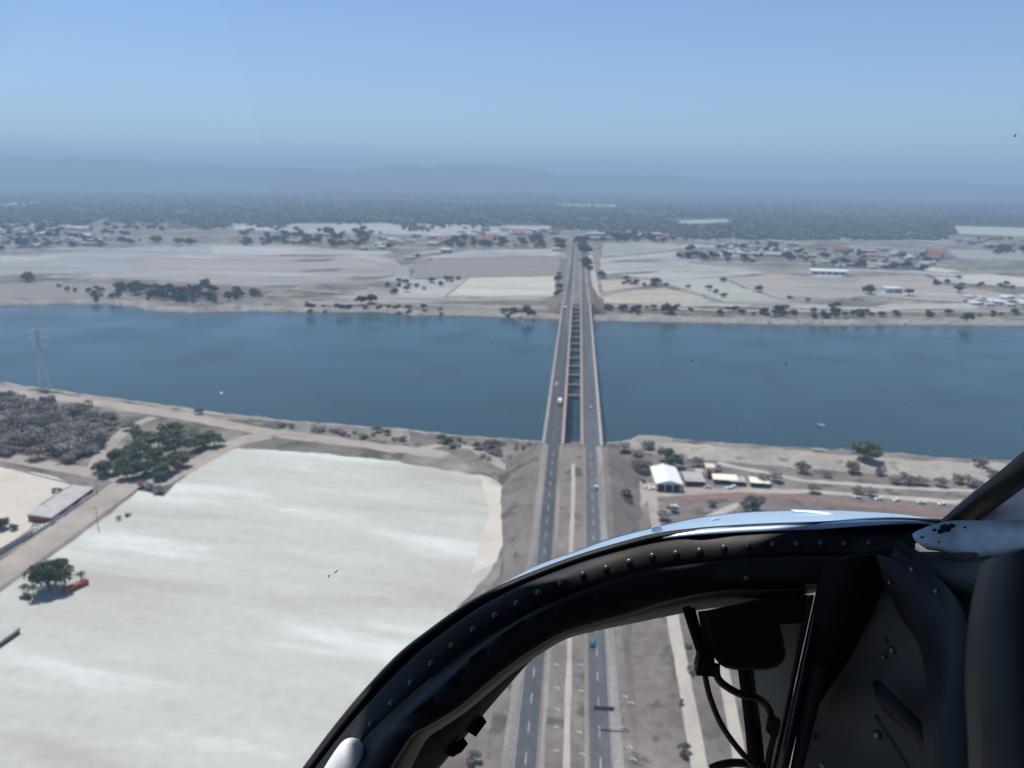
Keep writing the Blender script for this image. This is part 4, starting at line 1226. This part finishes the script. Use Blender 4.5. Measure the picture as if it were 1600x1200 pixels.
rows = [row((0, 1, -.05), .075), row((0, 1, 0), .040), row((0, 1, .05), .036), row((0, 1, .09), .036), row((0, 1, .12), .044), row((0, 1, .40), .042), row((0, 1, .43), .0295), row((0, 1, .47), .0275), row((0, 1, 1), .017), row((1, 2, .82), .0105),
        row((1, 2, .86), .0135), row((1, 2, .94), .0135), row((1, 2, .98), .0095), row((2, 3, .25), .0085), row((2, 3, .75), -.003), row((3, 4, .0), -.008), row((3, 4, .12), -.011), row((3, 4, .55), -.013), row((3, 4, .9), -.010), row((3, 4, 1), -.002)]
V, Fc = loft(rows, NS)
frame = hpart('window_frame', V, Fc, MC['black'], thick=.003)
tag(frame, 'black curved arch frame between windshield and chin window')
V, Fc = loft([row((3, 4, 1), -.002), row((4, 5, .5), .012), row((4, 5, 1), .030), row((4, 5, 1.02), .060)], NS)
hpart('inner_flange', V, Fc, MC['flange'], frame, thick=.002)
# rivets
dome = bmesh.new()
bmesh.ops.create_uvsphere(dome, u_segments=10, v_segments=6, radius=1)
dome_me = bpy.data.meshes.new('rivet'); dome.to_mesh(dome_me); dome.free()
dome_me.materials.append(MC['rivet'])
dome_me.polygons.foreach_set('use_smooth', [True] * len(dome_me.polygons))
rivets = [(548, 1166), (580, 1132), (612, 1099), (642, 1068), (674, 1038), (706, 1010), (739, 985), (773, 963), (807, 944), (841, 927), (876, 912), (911, 898), (947, 888), (983, 878), (1019, 869), (1056, 865), (1093, 861),
          (1131, 856), (1169, 854), (1208, 851), (1245, 850), (1283, 849), (1320, 850), (1359, 849)]
rr_ = spline(row((0, 1, 1), .016), 400)
for x, y in rivets:
    k = min(range(400), key=lambda i: (rr_[i][0] - x) ** 2 + (rr_[i][1] - y) ** 2)
    d = rr_[k][2]
    o = link('rivet', dome_me, frame, C(x, y, d - .0018)); s = 5.8 / F * d
    o.scale = (s, s, s)
# slots of the rib: open dark recesses with a raised lip
def slot(a, b_, w, d):
    A_, B_ = np.array(a, float), np.array(b_, float)
    ax = (B_ - A_) / np.linalg.norm(B_ - A_); nx = np.array([-ax[1], ax[0]])
    pts = []
    for k in range(9):
        t = R(90 + 180 * k / 8); pts.append(A_ + ax * math.cos(t) * w + nx * math.sin(t) * w)
    for k in range(9):
        t = R(-90 + 180 * k / 8); pts.append(B_ + ax * math.cos(t) * w + nx * math.sin(t) * w)
    n_ = len(pts)
    cen = (A_ + B_) / 2
    big = [cen + (p - cen) + (p - cen) / np.linalg.norm(p - cen) * 2.2 for p in pts]
    V = [C(p[0], p[1], d - .0060) for p in pts]
    o = hpart('vent_slot', V, [tuple(range(n_))], MC['matte'], frame, False, .001)
    V = [C(p[0], p[1], d - .0030) for p in big] + [C(p[0], p[1], d - .0078) for p in big] + [C(p[0], p[1], d - .0068) for p in pts]
    hpart('slot_lip', V, [(i, (i + 1) % n_, n_ + (i + 1) % n_, n_ + i) for i in range(n_)] + [(n_ + i, n_ + (i + 1) % n_, 2 * n_ + (i + 1) % n_, 2 * n_ + i) for i in range(n_)], MC['lip'], o)
fr_ = spline(row((3, 4, .3), -.011), 400)
for a, b_, w in [((650, 1118), (676, 1096), 6.5), ((697, 1074), (726, 1049), 5.5), ((740, 1031), (758, 1018), 5.5), ((782, 1000), (818, 975), 5.5), ((836, 969), (864, 953), 5), ((888, 945), (925, 930), 4.5)]:
    c = ((a[0] + b_[0]) / 2, (a[1] + b_[1]) / 2)
    k = min(range(400), key=lambda i: (fr_[i][0] - c[0]) ** 2 + (fr_[i][1] - c[1]) ** 2)
    slot(a, b_, w, fr_[k][2] + .0005)
for x, y in [(743, 1060), (937, 945), (1167, 902)]:
    k = min(range(400), key=lambda i: (fr_[i][0] - x) ** 2 + (fr_[i][1] - y) ** 2)
    o = link('bolt', dome_me, frame, C(x, y, fr_[k][2] + .001)); o.scale = (.0065, .0065, .0065)
# dark web under the rib's lower end with its two latch tabs
web = [(600, 1165, .80), (655, 1138, .80), (704, 1114, .81), (749, 1076, .83), (795, 1042, .85), (838, 1016, .87), (862, 1000, .88), (850, 1000, .93), (812, 1040, .92), (775, 1080, .91), (745, 1112, .90), (704, 1166, .88), (674, 1200, .87), (625, 1262, .86), (540, 1290, .80)]
V, Fc = loft([[(585, 1190, .78), (655, 1136, .79), (749, 1074, .82), (838, 1012, .86), (880, 986, .89)], [(600, 1230, .84), (690, 1160, .85), (765, 1085, .87), (838, 1020, .89), (880, 990, .905)], [(618, 1268, .88), (704, 1165, .89), (775, 1080, .90), (845, 1006, .91), (884, 988, .915)],
              [(622, 1270, .91), (708, 1168, .92), (779, 1083, .93), (848, 1008, .94), (887, 990, .94)]], 40)
w_ = hpart('frame_web', V, Fc, MC['matte'], frame, thick=.003)
def plate(name, pts, mat, thick, parent=None, smooth=False):
    o = hpart(name, [C(*p) for p in pts], [tuple(range(len(pts)))], mat, parent, smooth, thick)
    return o
plate('latch_tab', [(738, 1124, .90), (754, 1118, .90), (760, 1127, .90), (743, 1150, .895), (728, 1140, .895)], MC['matte'], .006, frame)
plate('latch_tab', [(708, 1164, .885), (724, 1153, .885), (731, 1163, .885), (722, 1175, .88), (708, 1183, .875), (694, 1180, .875)], MC['matte'], .006, frame)
# white padded cover at the frame's lower end
base_ = [(500, 1222), (520, 1190), (538, 1165), (550, 1160), (561, 1166), (569, 1188), (578, 1222)]
V, Fc = loft([[(544 + (x - 544) * k, 1214 + (y - 1214) * k, d) for x, y in base_] for k, d in ((1, .738), (.97, .724), (.85, .716), (.6, .711), (.3, .709), (.02, .708))], 40)
hpart('padded_cover', V, Fc, MC['white'], thick=.004)
# nose skin beyond the arch
SK = [((700, 962), (700, 958)), ((760, 930), (758, 926)), ((830, 896), (826, 890)), ((868, 883), (860, 875)), ((905, 871), (900, 861)), ((962, 853), (950, 842)), ((1025, 837), (1019, 824)), ((1087, 828), (1087, 809)), ((1150, 823), (1150, 801)), ((1212, 820), (1214, 798)),
      ((1275, 818), (1278, 797)), ((1337, 815), (1337, 799)), ((1400, 813), (1400, 803)), ((1440, 814), (1440, 808)), ((1478, 818), (1478, 814))]
def sk(t, dd): return [(a[0] * (1 - t) + b_[0] * t, a[1] * (1 - t) + b_[1] * t, ST[min(18, 6 + i)][6] + .045 + dd) for i, (a, b_) in enumerate(SK)]
def drop(dy, dd): return [(b_[0] + 6, b_[1] + dy, ST[min(18, 6 + i)][6] + .045 + dd) for i, (a, b_) in enumerate(SK)]
V, Fc = loft([sk(-.35, -.01), sk(0, 0), sk(.35, .035), sk(.7, .08), sk(.92, .13), sk(1, .18), drop(4, .24), drop(40, .34)], 90)
skin = hpart('nose_skin', V, Fc, MC['skin'], thick=.002)
for x, y, d in [(1026, 827, 1.03), (1119, 815, 1.04)]:
    V = [C(x + 9 * math.cos(R(k * 30)), y + 5.5 * math.sin(R(k * 30)), d - .004) for k in range(12)]
    hpart('fastener_cap', V, [tuple(range(12))], MC['dot'], skin, False, .003)
V, Fc = loft([[(1236, 799, 1.06), (1275, 801, 1.045), (1310, 807, 1.02), (1334, 814, .985)], [(1240, 802, 1.05), (1275, 804, 1.03), (1308, 810, 1.005), (1330, 816, .97)]], 20)
hpart('skin_joint', V, Fc, MC['dot'], skin, thick=.003)
# windshield and chin pane
def pane(name, x0, x1, y0, y1, f_depth, n_=16):
    V, Fc = [], []
    for j in range(n_ + 1):
        for i in range(n_ + 1):
            x, y = x0 + (x1 - x0) * i / n_, y0 + (y1 - y0) * j / n_
            V.append(C(x, y, f_depth(x, y)))
    for j in range(n_):
        for i in range(n_): Fc.append((j * (n_ + 1) + i, j * (n_ + 1) + i + 1, (j + 1) * (n_ + 1) + i + 1, (j + 1) * (n_ + 1) + i))
    return hpart(name, V, Fc, MC['acrylic'])
def wdepth(x, y): return 1.33 - .10 * ((x - 900) / 800) ** 2 - .10 * max(0, (500 - y) / 700) ** 2
ws = pane('windshield', -500, 1700, -260, 1270, wdepth)
tag(ws, 'clear curved acrylic windshield with a few specks')
for pts in ([(512, 900), (516, 897), (514, 902)], [(522, 894), (529, 890), (527, 893), (521, 896)], [(1225, 571), (1231, 566), (1229, 570)], [(1583, 213), (1588, 209), (1586, 214)], [(1079, 564), (1083, 562), (1082, 565)]):
    plate('insect_speck', [(x, y, wdepth(x, y) - .006) for x, y in pts], MC['chip'], .001, ws)
# windscreen pillar, side window sheet, gusset
V, Fc = loft([[(1460, 828, .90), (1475, 815, .90), (1534, 766, .80), (1600, 713, .70), (1700, 630, .60)], [(1470, 826, .88), (1484, 816, .88), (1543, 768, .78), (1609, 718, .68), (1708, 636, .58)], [(1490, 826, .86), (1498, 814, .86), (1556, 770, .77), (1618, 722, .67), (1716, 642, .57)],
              [(1502, 828, .865), (1510, 814, .865), (1566, 772, .775), (1626, 728, .675), (1724, 650, .58)], [(1514, 826, .88), (1520, 814, .88), (1572, 775, .79), (1634, 728, .69), (1730, 654, .60)]], 24)
hpart('windscreen_pillar', V, Fc, MC['black'], thick=.004)
V, Fc = loft([[(1452, 820, .95), (1472, 814, .95), (1500, 788, .90), (1540, 755, .86)], [(1466, 826, .93), (1480, 818, .93), (1512, 792, .88), (1548, 760, .84)]], 12)
hpart('pillar_skin', V, Fc, MC['skin'], thick=.002)
V, Fc = loft([[(1505, 822, .895), (1580, 765, .80), (1760, 640, .63)], [(1520, 826, .885), (1600, 800, .78), (1760, 760, .62)], [(1525, 838, .88), (1600, 845, .77), (1760, 850, .61)]], 16)
hpart('side_window_sheet', V, Fc, MC['perspex'], thick=.002)
gus = [[(1427, 838, .840), (1438, 831, .838), (1460, 822, .835), (1492, 815, .825), (1540, 815, .80), (1620, 814, .74)], [(1430, 845, .830), (1446, 843, .825), (1475, 840, .82), (1510, 838, .81), (1550, 838, .785), (1620, 834, .73)],
       [(1440, 851, .826), (1456, 852, .82), (1482, 856, .812), (1516, 860, .80), (1550, 858, .775), (1620, 850, .72)], [(1450, 855, .828), (1464, 857, .822), (1488, 862, .815), (1512, 870, .806), (1540, 868, .785), (1620, 860, .725)]]
V, Fc = loft(gus, 30)
gusset = hpart('corner_gusset', V, Fc, MC['gusset'], thick=.003)
rc = random.Random(4)
for cx_, cy_, s, d in [(1479, 826, 9, .822), (1472, 830, 6, .826), (1486, 821, 5, .820), (1460, 828, 3, .829), (1507, 824, 2.5, .815), (1441, 840, 3, .829), (1467, 847, 2, .817)]:
    pts = []
    for k in range(11):
        a = 2 * math.pi * k / 11; q = s * rc.uniform(.6, 1.25)
        pts.append((cx_ + math.cos(a) * q * 1.1, cy_ + math.sin(a) * q * .8, d - .004))
    plate('paint_chip', pts, MC['chip'], .0006, gusset)
# side panel: dented sheet metal behind, vinyl trim over it
def panel_depth(x, y): return .98 - .24 * max(0, (x - 1230) / 400) - .05 * max(0, (y - 900) / 300)
V, Fc = [], []
nx_, ny_ = 36, 30
for j in range(ny_ + 1):
    for i in range(nx_ + 1):
        t = j / ny_
        xl = 1300 - 75 * t
        x = xl + (1680 - xl) * i / nx_; y = 862 + 420 * t
        dent = .006 * math.sin(x * .031 + y * .017) + .004 * math.sin(x * .012 - y * .045)
        V.append(C(x, y, panel_depth(x, y) + dent))
for j in range(ny_):
    for i in range(nx_): Fc.append((j * (nx_ + 1) + i, j * (nx_ + 1) + i + 1, (j + 1) * (nx_ + 1) + i + 1, (j + 1) * (nx_ + 1) + i))
sp = hpart('side_panel', V, Fc, MC['panel'], thick=.004)
for x, y, s in [(1394, 1016, .0045), (1381, 1026, .003), (1371, 1148, .0052), (1287, 1196, .0048), (1425, 890, .0026), (1463, 924, .0026), (1390, 910, .0022)]:
    o = link('screw', dome_me.copy(), sp, C(x, y, panel_depth(x, y) - .007 if y > 1000 else .785 - (x - 1425) * .0009)); o.data.materials[0] = MC['steel']; o.scale = (s, s, s)
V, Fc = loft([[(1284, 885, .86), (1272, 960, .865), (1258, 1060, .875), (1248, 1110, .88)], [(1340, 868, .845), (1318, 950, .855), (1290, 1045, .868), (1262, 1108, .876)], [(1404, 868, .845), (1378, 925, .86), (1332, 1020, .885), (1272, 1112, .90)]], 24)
hpart('shadow_plate', V, Fc, MC['matte'], None, True, .003)  # black plate added where a shadow darkens the top of the side panel
for x, y in [(1274, 1150), (1265, 1128), (1385, 1000), (1524, 1172)]:
    plate('scuff', [(x + 3.2 * math.cos(k), y + 5.5 * math.sin(k), panel_depth(x, y) - .008) for k in (0, .9, 1.9, 2.9, 3.8, 4.9, 5.6)], MC['chip'], .0006, sp)
# vinyl trim with folds
V, Fc = loft([[(1372, 868, .835), (1420, 880, .80), (1470, 905, .76), (1510, 960, .70), (1525, 1040, .66), (1530, 1140, .63), (1535, 1260, .61)],
              [(1384, 905, .83), (1420, 940, .795), (1455, 985, .755), (1480, 1040, .70), (1478, 1120, .66), (1480, 1180, .64), (1490, 1260, .62)],
              [(1390, 918, .835), (1412, 965, .81), (1440, 1010, .77), (1452, 1070, .71), (1446, 1130, .68), (1450, 1190, .655), (1452, 1260, .64)]], 40)
hpart('vinyl_trim', V, Fc, MC['trim'], thick=.003)
V, Fc = loft([[(1400, 842, .83), (1430, 862, .815), (1475, 878, .79), (1530, 880, .75), (1640, 862, .66)], [(1396, 862, .82), (1428, 884, .80), (1480, 905, .765), (1530, 912, .72), (1640, 905, .63)], [(1392, 890, .83), (1424, 912, .81), (1480, 945, .77), (1535, 965, .72), (1640, 975, .63)]], 30)
hpart('vinyl_trim', V, Fc, MC['trim'], thick=.003)
V, Fc = loft([[(1364, 1070, .83), (1374, 1064, .825), (1410, 1100, .79), (1440, 1130, .76), (1452, 1165, .735)], [(1370, 1085, .815), (1390, 1098, .805), (1420, 1130, .77), (1440, 1150, .745), (1454, 1178, .72)], [(1376, 1098, .825), (1400, 1125, .81), (1425, 1145, .78), (1442, 1165, .75), (1456, 1190, .725)]], 24)
hpart('vinyl_fold', V, Fc, MC['trim'], thick=.003)
V, Fc = loft([[(1364, 1118, .825), (1390, 1158, .80), (1418, 1204, .775)], [(1369, 1116, .822), (1395, 1156, .797), (1423, 1202, .772)]], 10)
hpart('panel_seam', V, Fc, MC['chip'], sp, thick=.001)
# dark rounded seat post, very close to the eye
V, Fc = loft([[(1532, 882, .36), (1515, 960, .35), (1508, 1060, .34), (1512, 1150, .335), (1516, 1290, .33)], [(1556, 868, .33), (1536, 960, .32), (1530, 1060, .31), (1534, 1150, .30), (1538, 1290, .30)], [(1600, 856, .315), (1590, 960, .30), (1590, 1060, .29), (1592, 1150, .285), (1596, 1290, .28)],
              [(1760, 850, .32), (1760, 960, .31), (1760, 1060, .30), (1760, 1150, .29), (1760, 1290, .28)]], 24)
hpart('seat_side', V, Fc, MC['trim'], thick=.01)
# door sill rails
for a, b_, w0, w1, mt, d in [((1290, 905), (1220, 1215), 22, 18, 'seal', .90), ((1268, 930), (1206, 1215), 9, 8, 'black', .885), ((1279, 930), (1219, 1215), 4, 4, 'rivet', .878)]:
    V, Fc = loft([[(a[0] - w0 / 2, a[1], d), (b_[0] - w1 / 2, b_[1], d - .05)], [(a[0], a[1], d - .008), (b_[0], b_[1], d - .058)], [(a[0] + w0 / 2, a[1], d), (b_[0] + w1 / 2, b_[1], d - .05)]], 12)
    hpart('door_rail', V, Fc, MC[mt], thick=.004)
V, Fc = loft([[(1296, 905, .895), (1262, 1060, .87), (1232, 1215, .85)], [(1330, 890, .89), (1290, 1060, .865), (1252, 1215, .845)]], 12)
hpart('door_seal', V, Fc, MC['seal'], thick=.004)
# beige wall behind the black instrument pod
V, Fc = loft([[(1190, 930, 1.05), (1265, 930, 1.0)], [(1172, 1050, 1.03), (1245, 1050, .98)], [(1184, 1130, 1.02), (1232, 1130, .97)], [(1196, 1230, 1.01), (1214, 1230, .96)]], 8)
hpart('cabin_wall', V, Fc, MC['beige'], thick=.004)
# pod: rounded black box hanging below the frame
pod = [(1098, 955), (1240, 925), (1262, 930), (1256, 973), (1218, 975), (1222, 990), (1226, 1010), (1228, 1024), (1222, 1036), (1212, 1043), (1196, 1047), (1150, 1047), (1134, 1044), (1124, 1038), (1112, 1022), (1106, 985)]
n_ = len(pod)
cxp, cyp = 1170, 990
V = [C(x, y, .95) for x, y in pod] + [C(x, y, .90) for x, y in pod] + [C(cxp + (x - cxp) * .93, cyp + (y - cyp) * .93, .885) for x, y in pod]
hpart('instrument_pod', V, [tuple(range(n_))[::-1], tuple(range(2 * n_, 3 * n_))] + [(k * n_ + i, k * n_ + (i + 1) % n_, (k + 1) * n_ + (i + 1) % n_, (k + 1) * n_ + i) for k in (0, 1) for i in range(n_)], MC['matte'], None, False)
def cable(name, pts, rad, mat='cable', parent=None):
    P = [C(*p) for p in spline(pts, max(8, 6 * len(pts)))]
    o = MB().tube(P, rad, 8).build(name, MC[mat], parent or HELI, True)
    return o
cable('strut', [(1072, 948, .93), (1082, 980, .92), (1096, 1022, .905)], .0052, 'matte')
cable('strut', [(1098, 955, .92), (1104, 990, .91), (1108, 1022, .90)], .006, 'matte')
cable('strut', [(1080, 950, .93), (1090, 985, .92), (1104, 1030, .90)], .0045, 'matte')
mb = MB()
c0 = C(1102, 1033, .90)
mb.box(-.011, .011, -.012, .012, -.012, .012, .003)
o = mb.build('connector_block', MC['matte'], HELI, loc=c0)
o = link('clamp_screw', dome_me, HELI, C(1090, 1036, .897)); o.scale = (.0045, .0045, .0065)
cable('cable', [(1100, 1045, .90), (1104, 1068, .90), (1111, 1094, .895), (1127, 1132, .89), (1152, 1168, .88), (1186, 1205, .87), (1215, 1232, .86)], .0034)
cable('cable', [(1119, 1038, .91), (1121, 1058, .91), (1134, 1072, .91), (1160, 1086, .915), (1182, 1090, .92), (1198, 1102, .925), (1207, 1122, .93), (1210, 1142, .935), (1202, 1180, .935), (1196, 1225, .93)], .0046)
cable('cable', [(1110, 1202, .90), (1124, 1196, .90), (1148, 1192, .90), (1172, 1196, .90), (1190, 1215, .90)], .0048)
V, Fc = loft([[(1152, 1040, .945), (1158, 1090, .94), (1164, 1140, .935), (1172, 1230, .93)], [(1164, 1040, .935), (1170, 1090, .93), (1177, 1140, .925), (1184, 1230, .92)], [(1177, 1040, .945), (1183, 1090, .94), (1190, 1140, .935), (1198, 1230, .93)]], 12)
hpart('pod_post', V, Fc, MC['matte'], thick=.004)
plate('wiring_clip', [(1198, 1120, .925), (1216, 1120, .925), (1218, 1142, .925), (1204, 1150, .925), (1196, 1140, .925)], MC['cable'], .008)
# cabin shell: roof over the seats, side wall and rear bulkhead (out of the picture, they shade the cabin)
def cv(x, y, z): return CAM + right * x + Vector((0, 0, 1)) * y + (Vector((fw.x, fw.y, 0)).normalized()) * z - HO
def shell(name, pts, mat, th=.02):
    return hpart(name, [cv(*p) for p in pts], [tuple(range(len(pts)))], mat, None, False, th)
shell('cabin_roof', [(-.41, .46, -1.2), (1.25, .46, -1.2), (1.25, .56, 1.2), (.25, .60, 1.25), (-.41, .60, 1.2)], MC['bulkhead'])
shell('rear_bulkhead', [(-.9, -1.0, -1.0), (1.2, -1.0, -1.0), (1.2, .45, -1.0), (-.9, .45, -1.0)], MC['bulkhead'])
shell('cabin_side', [(1.0, -1.0, -.98), (1.0, -1.0, .75), (1.0, .49, .95), (1.0, .44, -.98)], MC['bulkhead'])
shell('cabin_floor', [(-.8, -1.05, -.95), (-.8, -1.05, .25), (1.0, -1.05, .25), (1.0, -1.05, -.95)], MC['matte'])

# ---------------------------------------------------------------- haze
hz = bpy.data.materials.new('haze'); hz.use_nodes = True
n, l = hz.node_tree.nodes, hz.node_tree.links
n.remove(n['Principled BSDF'])
pv = n.new('ShaderNodeVolumePrincipled')
pv.inputs['Color'].default_value = (.54, .76, 1.0, 1)
pv.inputs['Density'].default_value = 1.75e-4
pv.inputs['Anisotropy'].default_value = 0.0
l.new(pv.outputs[0], n['Material Output'].inputs['Volume'])
tag(MB().box(-27500, 29500, -9600, 29600, -11, 560).build('haze', hz), 'pale blue haze over the whole plain', 'haze', kind='stuff')
